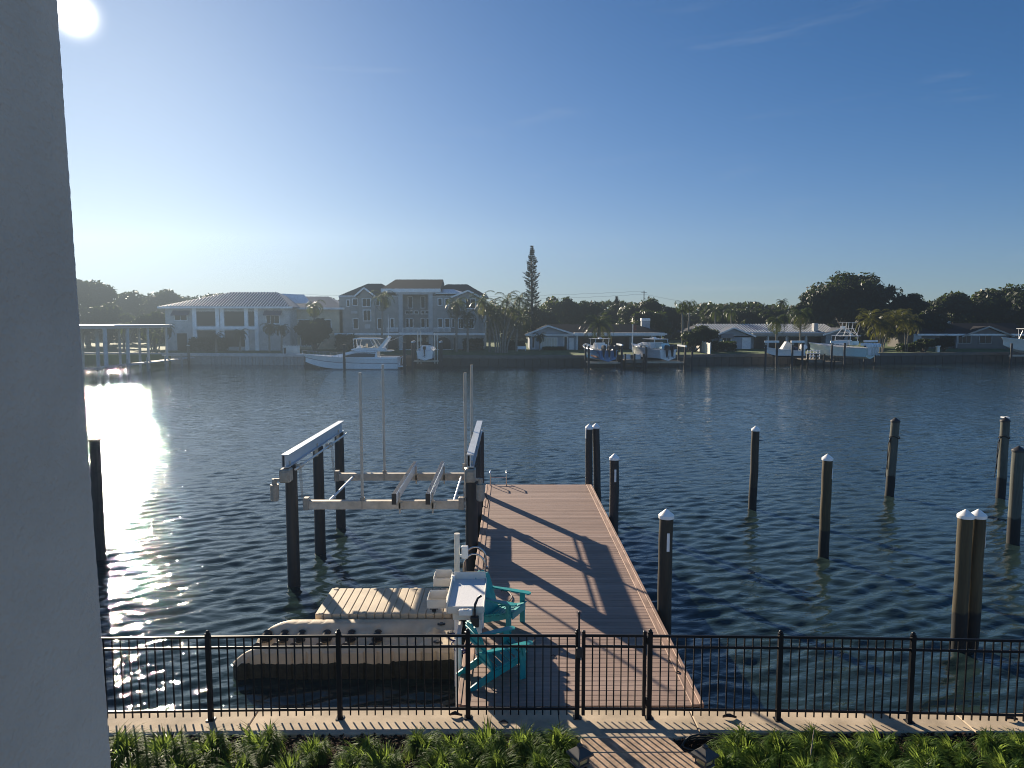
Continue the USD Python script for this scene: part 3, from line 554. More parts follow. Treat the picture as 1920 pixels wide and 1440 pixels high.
# ------------------------------------------------------------ floating docks
def port():
    t = Thing('jet_ski_float', 'beige floating jet ski dock with two rows of black rollers', 'floating dock', (-3.1, 13.5, 0))
    X0, X1, Y0, Y1 = -5.22, -.98, 12.85, 14.2; nu, nv = 150, 60
    u, v = np.meshgrid(np.linspace(0, 1, nu), np.linspace(0, 1, nv), indexing='ij')
    nose = .16 + .42 * np.exp(-((v - .46) / .11) ** 2) + .30 * np.clip((v - .82) / .18, 0, 1) ** 2 + .12 * np.clip((.10 - v) / .10, 0, 1) ** 2 + .12 * (v > .5) - .16
    X = X0 + nose + (X1 - X0 - nose) * u; Y = Y0 + (Y1 - Y0) * v
    flat = np.clip((u - .80) / .06, 0, 1); flat = flat * flat * (3 - 2 * flat)
    ch = np.exp(-(np.abs(v - .46) / (.20 + .03 * np.sin(u * 20))) ** 3.2)
    Z = .575 - .22 * ch * (1 - flat) - .10 * np.exp(-(np.abs(v - .46) / .36) ** 6) * (1 - flat)
    Z -= .30 * np.clip((.13 - u) / .13, 0, 1) ** 2.0
    edge = np.minimum(v, 1 - v); Z -= .05 * np.clip((.03 - edge) / .03, 0, 1) ** 2
    seam = lambda x, w: np.exp(-((x - np.round(x / .27) * .27) / w) ** 2)
    rim = ((v < .17) | (v > .86) | (flat > .8)) & (u > .12)
    Z -= .010 * seam(X, .013) * rim
    for cx, cy, rx, rz in RECESS: Z -= .05 * np.exp(-(((X - cx) / rx) ** 2 + ((Y - cy) / rz) ** 2) ** 3)
    Z += .10 * np.exp(-((X + 1.55) / .16) ** 4 - ((v - .46) / .13) ** 4)
    k = np.arange(nu); top = np.stack([X, Y, Z], -1).reshape(-1, 3)
    i, j = np.meshgrid(np.arange(nu - 1), np.arange(nv - 1), indexing='ij'); a = (i * nv + j).ravel()
    mb = MB().raw(top, np.vstack([np.stack([a, a + nv, a + nv + 1], 1), np.stack([a, a + nv + 1, a + 1], 1)]))
    ring = [(i, 0) for i in range(nu)] + [(nu - 1, j) for j in range(1, nv)] + [(i, nv - 1) for i in range(nu - 2, -1, -1)] + [(0, j) for j in range(nv - 2, 0, -1)]
    P = np.array([[X[q], Y[q], Z[q]] for q in ring]); ctr = np.array([(X0 + X1) / 2, (Y0 + Y1) / 2]); n = len(ring)
    rib = np.where(np.abs((P[:, 0] % .27) - .135) > .115, .03, 0.0)
    def off(d, z):
        q = P.copy(); dirn = np.zeros((n, 2)); dirn[:, 1] = np.where(np.isclose(P[:, 1], Y0), -1, np.where(np.isclose(P[:, 1], Y1), 1, 0)); q[:, :2] += dirn * (d - rib)[:, None] if np.ndim(d) else dirn * (d - rib[:, None] * 0).reshape(-1, 1) if False else dirn * (d - rib)[:, None]
        q[:, 2] = z; return q
    alg = .28 + .035 * fbm(np.stack([P[:, 0] * 4, P[:, 1] * 4, P[:, 0] * 0], 1), 3, 2) * 2 - .02 + .05 * (P[:, 0] > -2.2)
    alg = np.minimum(alg, Z.min() + 1)
    low = np.minimum(alg, P[:, 2] - .01)
    rows = [P, off(.03, P[:, 2] - .03 * (P[:, 2] > .1)), off(.04, low)]
    idx = np.arange(n); nx = (idx + 1) % n
    m2 = np.vstack(rows); f = []
    for r in range(2): A, B = r * n, (r + 1) * n; f += [np.stack([A + idx, B + nx, A + nx], 1), np.stack([A + idx, B + idx, B + nx], 1)]
    mb.raw(m2, np.vstack(f)); t.add('float', mb, 'beige_float', smooth=35)
    rows = [off(.045, low), off(.06, low - .05), off(.05, np.full(n, -.4))]; f = []
    for r in range(2): A, B = r * n, (r + 1) * n; f += [np.stack([A + idx, B + nx, A + nx], 1), np.stack([A + idx, B + idx, B + nx], 1)]
    t.add('waterline_growth', MB().raw(np.vstack(rows), np.vstack(f)), 'algae', smooth=35)
    for cx, cy, rx, rz in RECESS:
        z = .40
        r = t.add('roller', MB().tube([(cx, cy - .13, z), (cx, cy - .07, z + .01), (cx, cy - .055, z), (cx, cy + .055, z), (cx, cy + .07, z + .01), (cx, cy + .13, z)], [.07, .09, .06, .06, .09, .07], 14), 'black_plastic', smooth=40)
        t.add('roller_socket', MB().hull([(cx + .125 * math.cos(a), cy + .2 * math.sin(a), z + e) for a in np.linspace(0, 6.1, 14) for e in (-.06, -.025)]).box(cx - .02, cx + .02, cy + .12, cy + .17, z - .03, z + .07, .01), 'black_plastic', parent=r)
    for cx, cy in ((-1.35, 13.1), (-1.35, 13.9), (-1.12, 13.5)): t.add('coupler', MB().box(cx - .08, cx + .08, cy - .03, cy + .03, .575, .60, .01).box(cx - .03, cx + .03, cy - .06, cy + .06, .58, .605, .01), 'black_plastic')
RECESS = [(x, y, .10, .17) for x in (-4.85, -4.5, -4.15, -3.65, -3.15, -2.62) for y in (13.19, 13.78)]
port()
t = Thing('float_platform', 'beige floating platform of ribbed sections behind the jet ski dock', 'floating dock', (-2.5, 15.0, 0))
xs = np.linspace(-4.02, -1.0, 18)
for a, b in zip(xs[:-1], xs[1:]):
    t.add('deck_section', MB().box(a + .006, b - .006, 14.30, 15.74, .52, .63, .012), 'beige_float')
t.add('float_body', MB().box(-4.0, -1.02, 14.31, 15.73, -.3, .519), 'beige_float')
t.add('waterline_growth', MB().box(-4.01, -1.01, 14.30, 15.74, -.3, .2), 'algae')
for x in (-3.9, -3.0, -2.1, -1.2):
    for y in (14.36, 15.68): t.add('coupler', MB().lathe([(.001, .012), (.05, .012), (.06, 0)], (x, y, .631), 12), 'beige_float')
for x in (-1.55, -1.2): t.add('cleat', MB().beam((x - .09, 14.42, .68), (x + .09, 14.42, .68), .025, .02, .006).box(x - .04, x + .04, 14.39, 14.45, .631, .672, .006), 'black_plastic')

# ------------------------------------------------------------ liriope clumps
def blades(seed, n, h, spread, m):
    rs = np.random.RandomState(seed); mb = MB()
    for k in range(n):
        a = rs.rand() * 6.283; r0 = .15 * math.sqrt(rs.rand()); L = h * (.65 + .6 * rs.rand()); lean = (.12 + .88 * rs.rand() ** .8) * spread; w = .008 + .006 * rs.rand()
        d = np.array([math.cos(a), math.sin(a), 0]); sd = np.array([-d[1], d[0], 0]); sd = sd * math.cos(.6 * rs.randn()) + d * .3 * rs.randn()
        p = np.array([r0 * math.cos(a * 1.7), r0 * math.sin(a * 1.7), 0]); th = lean * .42; pts = [p]; droop = .7 + 1.35 * lean
        for q in range(5): 
            pts.append(pts[-1] + (d * math.sin(th) + np.array([0, 0, 1]) * math.cos(th)) * L / 5); th += droop / 5 * (1 + q * .35)
        v = []
        for q, p in enumerate(pts): ww = w * (1 - (q / 5) ** 2.2 * .95); v += [p - sd * ww, p + sd * ww]
        f = []
        for q in range(5): f += [[2 * q, 2 * q + 1, 2 * q + 3], [2 * q, 2 * q + 3, 2 * q + 2]]
        mb.raw(v, f)
    return mb
ORD = ['first', 'second', 'third', 'fourth', 'fifth', 'sixth', 'seventh', 'eighth', 'ninth', 'tenth', 'eleventh', 'twelfth', 'thirteenth', 'fourteenth', 'fifteenth', 'sixteenth']
protos = []
def clump(v, label, loc, rot, sc, group):
    if v >= len(protos) or protos[v] is None:
        while len(protos) <= v: protos.append(None)
        t = Thing('grass_plant', label, 'plant', loc, rot, local=True, group=group)
        t.add('leaf_blades', blades(40 + v, 800, .45, 1.15, 'x'), 'liriope')
        t.add('yellowed_blades', blades(80 + v, 80, .38, 1.35, 'x'), 'liriope_yellow')
        protos[v] = t.path
    else: copy_of(protos[v], 'grass_plant', label, 'plant', loc, rot, group, sc)
rs = np.random.RandomState(21)
def bed(xs, y, ref, where, group, big=1.0):
    for i, x in enumerate(xs):
        clump(int(rs.randint(4)) if len(protos) >= 4 else len(protos), f'green liriope clump, {ORD[i]} {ref} in the {where}', (x + rs.randn() * .03, y + rs.randn() * .06, 1.045), rs.rand() * 360, big * rs.uniform(.72, .98), group)
X_ = lambda px, Y: float(aty(px, 1400, Y)[0])
bed([X_(p, 8.72) for p in (232, 318, 395, 495, 600, 690, 785, 850, 912, 985, 1050)], 8.72, 'from the column', 'back row, long bed', 'liriope bed between column and path')
bed([X_(p, 8.25) for p in (250, 345, 440, 545, 640, 725, 810, 880, 950, 1020)], 8.28, 'from the column', 'front row, long bed', 'liriope bed between column and path', .95)
bed([X_(p, 8.72) for p in (1395, 1462, 1535, 1600, 1660, 1730, 1790, 1868, 1925)], 8.72, 'from the path', 'back row, bed past the gate', 'liriope bed beyond the path')
bed([X_(p, 8.25) for p in (1372, 1440, 1520, 1590, 1668, 1748, 1830, 1900)], 8.28, 'from the path', 'front row, bed past the gate', 'liriope bed beyond the path', .95)

# ------------------------------------------------------------ path lights, hose, litter
def path_light(x, y, top, label):
    t = Thing('path_light', label, 'garden lamp', (x, y, .985), 35, local=True); z = top - .985
    t.add('post', MB().box(-.014, .014, -.014, .014, 0, z - .25, .003), 'lamp_shade')
    t.add('base_plate', MB().box(-.09, .09, -.09, .09, z - .275, z - .25, .005), 'lamp_shade')
    for a in (-1, 1):
        for b in (-1, 1): t.add('corner_bar', MB().box(a * .075 - .007, a * .075 + .007, b * .075 - .007, b * .075 + .007, z - .25, z - .155), 'lamp_shade')
    t.add('lens', MB().box(-.062, .062, -.062, .062, z - .249, z - .156), 'lamp_glass')
    r = .12; t.add('shade', MB().hull([(a * r, b * r, z - .155) for a in (-1, 1) for b in (-1, 1)] + [(a * r, b * r, z - .13) for a in (-1, 1) for b in (-1, 1)] + [(a * .03, b * .03, z - .055) for a in (-1, 1) for b in (-1, 1)]), 'lamp_shade')
    t.add('finial', MB().box(-.026, .026, -.026, .026, z - .054, z - .03, .003).hull([(a * .03, b * .03, z - .03) for a in (-1, 1) for b in (-1, 1)] + [(0, 0, z)]), 'lamp_shade')
path_light(.875, 8.2, 1.60, 'grey square path light at the corner where path meets the long bed')
path_light(2.40, 8.2, 1.58, 'grey square path light beside the black hose coil')
pts = [(2.62 + .36 * math.cos(a) * (1 - .03 * i / 10) + .02 * math.sin(a * 3), 8.93 + .15 * math.sin(a), 1.02 + .012 * i / 8 + .06 * max(0, math.sin(a))) for i, a in enumerate(np.linspace(0, 6.28 * 3.2, 70))]
single('garden_hose', MB().tube(pts + [(3.3, 8.8, 1.02), (3.8, 8.9, 1.0), (4.1, 8.7, .99)], .013, 6), 'rubber_hose', 'coiled black hose on the mulch beside the path', 'hose', smooth=True)
single('twig', MB().tube([(3.75, 8.28, 1.0), (3.83, 8.5, 1.25), (3.93, 8.66, 1.47)], [.012, .010, .005], 6), 'twig', 'thin bare twig sticking up from the grassy bed', 'twig')
for i, (px, py, s, lab) in enumerate(((855, 1342, .09, 'curled dark dry leaf under the fence left of the gate'), (945, 1355, .06, 'small dry leaf on the cap beside the bed left of the gate'), (1368, 1346, .10, 'large dark dry leaf on the cap under the fence right of the gate'),
                                  (1897, 1350, .09, 'dark dry leaf on the cap at the photo edge'), (1038, 1230, .035, 'dark leaf on the dock behind the gate latch'), (1272, 1262, .045, 'dark leaf on the dock near its edge board'), (1255, 1240, .03, 'tiny leaf on the dock beside the gate hinge'))):
    p = atz(px, py, CAP + .01); r_ = np.random.RandomState(i)
    pts = [(p[0] + s * (u - .5) * 2, p[1] + s * .45 * math.sin(u * np.pi) * w, p[2] + .02 * s / .09 * (1 + r_.rand()) * abs(w) + .012 * math.sin(u * 4)) for u in np.linspace(0, 1, 6) for w in (-1, 0, 1)]
    f = []
    for a in range(5):
        for b in range(2): q = a * 3 + b; f += [[q, q + 1, q + 4], [q, q + 4, q + 3]]
    single('dry_leaf', MB().raw(pts, f), 'dry_leaf', lab, 'leaf')
# ------------------------------------------------------------ far shore: ground and sea walls
GZ = 1.55
single('far_ground', MB().hull([(-200, 111.5, z) for z in (-2, GZ)] + [(-46, 110.6, z) for z in (-2, GZ)] + [(-200, 420, -2), (-200, 420, 4.5), (-46, 420, -2), (-46, 420, 4.5)]).hull(
    [(-46, 110.6, z) for z in (-2, GZ)] + [(0, 105.4, z) for z in (-2, GZ)] + [(-46, 420, -2), (-46, 420, 4.5), (0, 420, -2), (0, 420, 4.5)]).hull(
    [(0, 105.4, z) for z in (-2, GZ)] + [(28, 108.4, z) for z in (-2, GZ)] + [(0, 420, -2), (0, 420, 4.5), (28, 420, -2), (28, 420, 4.5)]).hull(
    [(28, 108.4, z) for z in (-2, GZ)] + [(200, 132, z) for z in (-2, GZ)] + [(28, 420, -2), (28, 420, 4.5), (200, 420, -2), (200, 420, 4.5)]), 'lawn', 'green lawn and garden ground of the far bank', 'lawn', kind='structure')
def far_wall(a, b, top, label, m='block_grey', cap='wall_grey', step=1.1):
    a, b = np.array(a, float), np.array(b, float); L = np.linalg.norm(b - a); d = (b - a) / L; nrm = np.array([d[1], -d[0]])
    if nrm[1] > 0: nrm = -nrm
    t = Thing('far_seawall', label, 'sea wall', (*(a + b) / 2, 0), kind='structure'); n = int(L / step)
    P3 = lambda s, o, z: (*(a + d * s + nrm * o), z)
    t.add('cap', MB().beam(P3(0, -.2, top - .24), P3(L, -.2, top - .24), .75, .48, .03), cap)
    for k in range(n):
        s0, s1 = L * k / n + .03, L * (k + 1) / n - .03
        t.add('wall_panel', MB().beam(P3(s0, -.12, (top - .49 - 1.5) / 2), P3(s1, -.12, (top - .49 - 1.5) / 2), .3 + .05 * (k % 3), top - .49 + 1.5), m)
far_wall((-75, 112.5), (-46, 110.2), 1.75, 'pale sea wall behind the covered dock', 'wall_grey', 'wall_white', 1.6)
far_wall((-46, 110.2), (-31, 108.3), 1.75, 'pale ribbed sea wall below the house with the metal roof', 'wall_grey', 'wall_white', .55)
far_wall((-31, 108.3), (0, 104.9), 1.62, 'dark sea wall behind the white motor yacht', 'block_dark', 'block_grey', 1.4)
far_wall((0, 104.9), (28, 107.9), 1.62, 'dark blockwork sea wall in front of the chimney house', 'block_dark', 'block_grey', 1.2)
far_wall((28, 107.9), (100, 118), 1.66, 'grey panelled sea wall below the house with the striped roof', 'block_dark', 'block_grey', 1.2)

# ------------------------------------------------------------ houses
def bpx(mb, x0, y0, x1, y1, Y, depth, c=0.0):
    """a box whose front face, on the plane at distance Y, spans the given picture rectangle"""
    a, b = aty(x0, y1, Y), aty(x1, y0, Y); return mb.box(a[0], b[0], Y, Y + depth, a[2], b[2], c)
def window(t, x0, y0, x1, y1, Y, frame='trim_white', pane='window_glass', fw=.12, bars=1, parent=None):
    a, b = aty(x0, y1, Y), aty(x1, y0, Y); X0, X1, Z0, Z1 = a[0], b[0], a[2], b[2]
    f = MB().box(X0 - fw, X0, Y - .07, Y + .05, Z0 - fw, Z1 + fw).box(X1, X1 + fw, Y - .07, Y + .05, Z0 - fw, Z1 + fw).box(X0, X1, Y - .069, Y + .05, Z0 - fw, Z0).box(X0, X1, Y - .069, Y + .05, Z1, Z1 + fw)
    for k in range(1, bars + 1):
        if bars and X1 - X0 > .7: x = X0 + (X1 - X0) * k / (bars + 1); f.box(x - .03, x + .03, Y - .05, Y + .05, Z0, Z1)
    w = t.add('window', f, frame); t.add('pane', MB().box(X0, X1, Y - .03, Y + .04, Z0, Z1), pane, parent=w)
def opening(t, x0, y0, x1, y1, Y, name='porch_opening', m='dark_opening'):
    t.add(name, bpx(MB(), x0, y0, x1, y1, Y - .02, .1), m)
def hip(t, x0, x1, Y0, Y1, ze, r0, r1, Yr, zr, m, over=.7, thick=.18, name='roof'):
    x0, x1, Y0, Y1 = x0 - over, x1 + over, Y0 - over, Y1 + over
    p = [(x, y, ze + e) for x in (x0, x1) for y in (Y0, Y1) for e in (0, thick)] + [(r0, Yr, zr), (r1, Yr, zr)]
    path = t.add(name, MB().hull(p), m)
    t.add('fascia', MB().box(x0 - .03, x1 + .03, Y0 - .05, Y0 - .01, ze - .12, ze + thick + .02), 'trim_white', parent=path)
    return path
def gable(t, xl, xr, xa, Y0, Y1, ze, za, m, over=.5, thick=.15, wall=None, fascia='trim_white'):
    p = MB().hull([(xl - over, y, ze - .25 + e) for y in (Y0 - over, Y1) for e in (0, thick)] + [(xa, y, za + e) for y in (Y0 - over, Y1) for e in (0, thick)])
    p.hull([(xr + over, y, ze - .25 + e) for y in (Y0 - over, Y1) for e in (0, thick)] + [(xa, y, za + e) for y in (Y0 - over, Y1) for e in (0, thick)])
    path = t.add('roof', p, m)
    q = MB().beam((xl - over, Y0 - over - .04, ze - .25 + .05), (xa, Y0 - over - .04, za + .05), .07, .28).beam((xa, Y0 - over - .045, za + .05), (xr + over, Y0 - over - .045, ze - .25 + .05), .07, .28)
    t.add('fascia', q, fascia, parent=path)
    if wall: t.add('gable_wall', MB().hull([(x, y, z) for y in (Y0, Y0 + .3) for x, z in ((xl, ze - .3), (xr, ze - .3), (xa, za - .1))]), wall)
    return path
Wx = lambda px, Y: float(aty(px, 650, Y)[0])
Wz = lambda py, Y: float(aty(960, py, Y)[2])
def ribs(x0, x1, n, Y0, ze, Yr, zr, ra, rb, r=.11):
    """standing seams from eave to ridge; the outer ones stop at the hip"""
    mb = MB()
    for k in range(n + 1):
        x = x0 + (x1 - x0) * k / n
        f = 1.0
        if x < ra: f = (x - x0) / max(ra - x0, .01)
        if x > rb: f = (x1 - x) / max(x1 - rb, .01)
        if f < .05: continue
        mb.beam((x, Y0, ze + .03), (x, Y0 + (Yr - Y0) * f, ze + (zr - ze) * f + .03), r, .13)
    return mb

# house with grey metal hip roof
Y = 122.0; t = Thing('house', 'two-storey white house with ribbed grey metal roof behind the covered dock', 'house', (Wx(430, Y), Y, GZ))
t.add('wall', bpx(MB(), 313, 578, 543, 668, Y, 12), 'wall_white')
t.add('wall', bpx(MB(), 543, 579, 642, 668, Y + 4, 10), 'wall_tan', label='tan side wing wall')
ze, zr = Wz(577, Y - .7), Wz(548, Y + 6)
p = hip(t, Wx(313, Y), Wx(543, Y), Y, Y + 12, ze, Wx(437, Y + 6), Wx(523, Y + 6), Y + 6, zr, 'roof_metal', .9)
t.add('roof_seams', ribs(Wx(307, Y), Wx(548, Y), 44, Y - .85, ze + .18, Y + 6, zr, Wx(437, Y + 6), Wx(523, Y + 6)), 'roof_rib', parent=p, kind='stuff')
p = hip(t, Wx(535, Y + 4), Wx(642, Y + 4), Y + 4, Y + 14, Wz(579, Y + 4), Wx(560, Y + 9), Wx(618, Y + 9), Y + 9, Wz(556, Y + 9), 'roof_metal', .6)
a, b, c_, d_ = aty(524, 555, Y + 8.6), aty(570, 557, Y + 8.6), aty(584, 573, Y + 5.2), aty(550, 573, Y + 5.2)
t.add('solar_panels', MB().hull([tuple(q + np.array([0, 0, e])) for q in (a, b, c_, d_) for e in (.35, .45)]), 'roof_metal_pale', parent=p)
for x0, x1 in ((365, 407), (419, 460), (465, 480)):
    opening(t, x0, 584, x1, 611, Y, 'balcony_opening')
for x in (365, 408, 417, 462, 481): t.add('column', bpx(MB(), x - 2, 578, x + 2, 664, Y - .3, .35), 'trim_white')
t.add('balcony_slab', bpx(MB(), 363, 612.5, 482, 618, Y - .6, .59), 'trim_white')
opening(t, 367, 620, 406, 650, Y); opening(t, 419, 620, 460, 650, Y); opening(t, 333, 625, 350, 660, Y, 'door_opening')
window(t, 328, 590, 350, 600, Y); window(t, 500, 592, 523, 606, Y, bars=2)
for x0, x1 in ((324, 352), (496, 526)):
    a, b = aty(x0, 582, Y), aty(x1, 590, Y - .9); t.add('awning', MB().hull([(a[0], Y, a[2]), (b[0], Y, a[2]), (a[0], Y, a[2] - .1), (b[0], Y, a[2] - .1), (a[0], Y - .9, b[2]), (b[0], Y - .9, b[2]), (a[0], Y - .9, b[2] - .12), (b[0], Y - .9, b[2] - .12)]), 'canvas_navy')
window(t, 560, 600, 580, 615, Y + 4); window(t, 600, 600, 620, 615, Y + 4); window(t, 565, 628, 585, 648, Y + 4)

# three-storey house
Y = 126.0; t = Thing('house', 'large grey three-storey house with brown hip roof and twin gables', 'house', (Wx(775, Y), Y, GZ))
t.add('wall', bpx(MB(), 742, 547, 815, 666, Y + 3, 9), 'wall_grey')
t.add('wall', bpx(MB(), 638, 556, 746, 666, Y, 12), 'wall_grey'); t.add('wall', bpx(MB(), 811, 556, 908, 666, Y, 12), 'wall_grey')
ze = Wz(547, Y)
hip(t, Wx(722, Y), Wx(822, Y), Y + .2, Y + 11, ze, Wx(744, Y + 5.2), Wx(842, Y + 5.2) - 1, Y + 5.2, Wz(524, Y + 5.2), 'roof_brown', .5, .5)
hip(t, Wx(640, Y), Wx(746, Y), Y + 1.5, Y + 13, Wz(556, Y), Wx(690, Y + 5), Wx(716, Y + 5), Y + 5.8, Wz(532, Y + 5.8), 'roof_brown', .5)
hip(t, Wx(811, Y), Wx(908, Y), Y + 1.5, Y + 13, Wz(556, Y), Wx(838, Y + 5), Wx(876, Y + 5), Y + 5.8, Wz(533, Y + 5.8), 'roof_brown', .5)
gable(t, Wx(674, Y), Wx(702, Y), Wx(687, Y), Y - .7, Y + 5, Wz(554, Y), Wz(541, Y), 'roof_brown', .5, wall='wall_grey')
gable(t, Wx(852, Y), Wx(898, Y), Wx(879, Y), Y - .7, Y + 5, Wz(556, Y), Wz(546, Y), 'roof_brown', .5, wall='wall_grey')
t.add('wall', bpx(MB(), 674, 555, 703, 664, Y - .5, .49), 'wall_grey'); t.add('wall', bpx(MB(), 853, 557, 897, 664, Y - .5, .49), 'wall_grey')
a, b = aty(812, 549, Y - .2), aty(868, 542, Y + 2.5)
t.add('low_roof', MB().hull([(a[0], Y - .2, a[2]), (b[0] + .5, Y - .2, a[2]), (a[0] + 1, Y + 3, b[2]), (b[0] - 1.8, Y + 3, b[2]), (a[0], Y - .2, a[2] - .2), (b[0] + .5, Y - .2, a[2] - .2)]), 'roof_metal_pale')
for x0, x1 in ((748, 754.5), (804, 811)): t.add('column', bpx(MB(), x0, 552, x1, 664, Y - .1, .6), 'wall_white')
t.add('entablature', bpx(MB(), 742, 546.5, 816, 552, Y - .2, .8), 'wall_white')
t.add('floor_band', bpx(MB(), 627, 624.5, 747, 628.5, Y - .9, .39), 'trim_white'); t.add('floor_band', bpx(MB(), 812, 624.5, 909, 628.5, Y - .9, .39), 'trim_white'); t.add('balcony_slab', bpx(MB(), 747.5, 623.5, 811.5, 628, Y - .8, 3.8), 'trim_white')
def railing(x0, x1, Y, ytop=614.5, ybot=622.5):
    mb = bpx(MB(), x0, ytop, x1, ytop + 1.1, Y, .06)
    for k in range(int((x1 - x0) / 1.6) + 1): bpx(mb, x0 + 1.6 * k, ytop + 1.1, x0 + 1.6 * k + .55, ybot, Y + .01, .05)
    return mb
t.add('railing', railing(755, 803.5, Y - .5), 'trim_white'); t.add('railing', railing(813, 845, Y - .7), 'trim_white'); t.add('railing', railing(725, 747, Y - .7), 'trim_white')
for x0, x1 in ((766, 773), (790, 796)): window(t, x0, 557, x1, 577, Y + 3, bars=0)
for x in (764, 771, 781, 793, 801): window(t, x - 2.8, 583.5, x + 2.8, 588, Y + 3, bars=0)
for x0, x1 in ((762, 766), (769, 774), (790, 796), (800, 804)): window(t, x0, 598, x1, 613, Y + 3, bars=0)
for q in ((662, 561, 670, 572), (651, 563, 655, 574), (706, 561, 711, 572), (718, 561, 727, 573), (663, 598, 671, 616), (709, 598, 717, 616), (733, 598, 738, 614), (822, 560, 828, 572), (835, 560, 841, 572), (822, 598, 829, 613), (835, 598, 842, 613), (848, 598, 852, 613)): window(t, *q, Y, bars=0)
for q in ((680, 560, 694, 574), (682, 582, 694.5, 601), (873, 561, 891, 578), (860, 598, 868, 615), (880, 598, 888, 615)): window(t, *q, Y - .5, bars=1)
for x0, x1 in ((658, 670), (684, 694)): t.add('relief_panel', bpx(MB(), x0, 608 if x0 > 680 else 583, x1, 616 if x0 > 680 else 588, Y - .56, .055), 'wall_white')
for x0, x1 in ((640, 652), (655, 668), (729, 747), (757.5, 776), (781, 803), (818, 845), (852, 858)):
    a, b = aty(x0, 655, Y), aty(x1, 632, Y); n = 8; c_ = (a[0] + b[0]) / 2; r = (b[0] - a[0]) / 2; h = min(r, 1.0)
    arch = [(a[0], a[2]), (b[0], a[2]), (b[0], b[2] - h)] + [(c_ + r * math.cos(s), b[2] - h + h * math.sin(s)) for s in np.linspace(0, math.pi, n)] + [(a[0], b[2] - h)]
    t.add('arched_opening', MB().hull([(x, y, z) for x, z in arch for y in (Y - .56, Y - .4)]) if x0 not in (757.5, 781) else MB().hull([(x, y, z) for x, z in arch for y in (Y + 2.9, Y + 3.05)]), 'dark_opening')
t.add('porch_furniture', bpx(MB(), 785, 633, 792, 640, Y + 2.7, .15), 'cushion'); t.add('porch_furniture', bpx(MB(), 799, 633, 803, 641, Y + 2.7, .15), 'cushion')
t.add('terrace_wall', bpx(MB(), 748, 655.5, 850, 659.5, Y - 3, .3), 'trim_white')

# ranch house with chimney
Y = 124.0; t = Thing('house', 'low blue-grey house with dark roof and white chimney behind the two lifted boats', 'house', (Wx(1110, Y), Y, GZ))
t.add('wall', bpx(MB(), 1081, 628, 1230, 668, Y + 2.5, 8), 'wall_bluegrey'); t.add('wall', bpx(MB(), 993, 627, 1082, 668, Y, 11), 'wall_bluegrey')
hip(t, Wx(1004, Y), Wx(1244, Y), Y + .8, Y + 12, Wz(627, Y), Wx(1025, Y + 4.5), Wx(1190, Y + 4.5), Y + 4.5, Wz(608, Y + 4.5), 'roof_dark', .6)
gable(t, Wx(990, Y), Wx(1076, Y), Wx(1027, Y), Y - .2, Y + 6, Wz(626, Y), Wz(611.5, Y), 'roof_dark', .5, wall='wall_bluegrey')
t.add('eave_board', bpx(MB(), 986, 627, 1076, 629.5, Y - .75, .3), 'trim_white'); t.add('porch_roof', bpx(MB(), 1077, 624, 1247, 629.5, Y - 1.0, 4), 'trim_white')
for x0, x1 in ((1084, 1122), (1126, 1180), (1187, 1218)): opening(t, x0, 632, x1, 657, Y + 2.5, 'sliding_glass', 'window_glass')
for x in (1082, 1124, 1185, 1222, 1240): t.add('porch_post', bpx(MB(), x - 1, 629.5, x + 1.2, 662, Y - .8, .2), 'trim_white')
t.add('door', bpx(MB(), 1067, 634, 1076, 657, Y - .06, .05), 'trim_white'); t.add('wall_panel', bpx(MB(), 1218, 632, 1229, 641, Y + 2.4, .08), 'trim_white')
for q in ((998, 632, 1002, 652), (1058, 632, 1063, 652)): window(t, *q, Y, bars=0)
window(t, 1015, 634, 1044, 652, Y, pane='cushion', bars=5)
c = t.add('chimney', bpx(MB(), 1203.5, 602, 1219, 625, Y + 3.4, 1.4), 'wall_bluegrey'); t.add('chimney_cap', bpx(MB(), 1203, 596.5, 1219.5, 601.9, Y + 3.3, 1.6, .06), 'trim_white', parent=c)
t.add('grill', bpx(MB(), 1217, 640, 1226, 651, Y + .2, .6, .08), 'black_plastic')

# house with pale striped metal roof
Y = 127.0; t = Thing('house', 'low pale house with striped metal roof behind the palms and small skiff', 'house', (Wx(1450, Y), Y, GZ))
t.add('wall', bpx(MB(), 1310, 626, 1590, 668, Y + 2, 9), 'wall_bluegrey'); t.add('wall', bpx(MB(), 1348, 630, 1409, 668, Y, 4), 'wall_bluegrey')
ze, zr = Wz(625, Y + 1), Wz(608, Y + 7)
p = hip(t, Wx(1302, Y), Wx(1570, Y), Y + 1.6, Y + 12, ze, Wx(1306, Y + 7), Wx(1545, Y + 7), Y + 7, zr, 'roof_slate', .6)
t.add('roof_seams', ribs(Wx(1298, Y), Wx(1575, Y), 52, Y + 1.05, ze + .17, Y + 7, zr, Wx(1306, Y + 7), Wx(1545, Y + 7), .26), 'roof_metal_pale', parent=p, kind='stuff')
gable(t, Wx(1340, Y), Wx(1410, Y), Wx(1374, Y), Y, Y + 5, Wz(629, Y), Wz(615, Y), 'roof_metal', .5, wall='wall_bluegrey')
gable(t, Wx(1545, Y), Wx(1590, Y), Wx(1578, Y), Y, Y + 5, Wz(626, Y), Wz(616, Y), 'roof_metal', .5, wall='wall_bluegrey')
t.add('wall', bpx(MB(), 1547, 626, 1588, 668, Y + .02, 3), 'wall_bluegrey')
t.add('porch_roof', bpx(MB(), 1411, 624.5, 1546, 630, Y - .2, 2.5), 'wall_grey')
for x0, x1 in ((1413, 1437), (1442, 1472), (1478, 1508), (1514, 1540)): opening(t, x0, 632, x1, 656, Y + 1.98)
for x in (1440, 1475, 1511): t.add('porch_post', bpx(MB(), x - 1.3, 630, x + 1.3, 660, Y - .1, .25), 'trim_white')
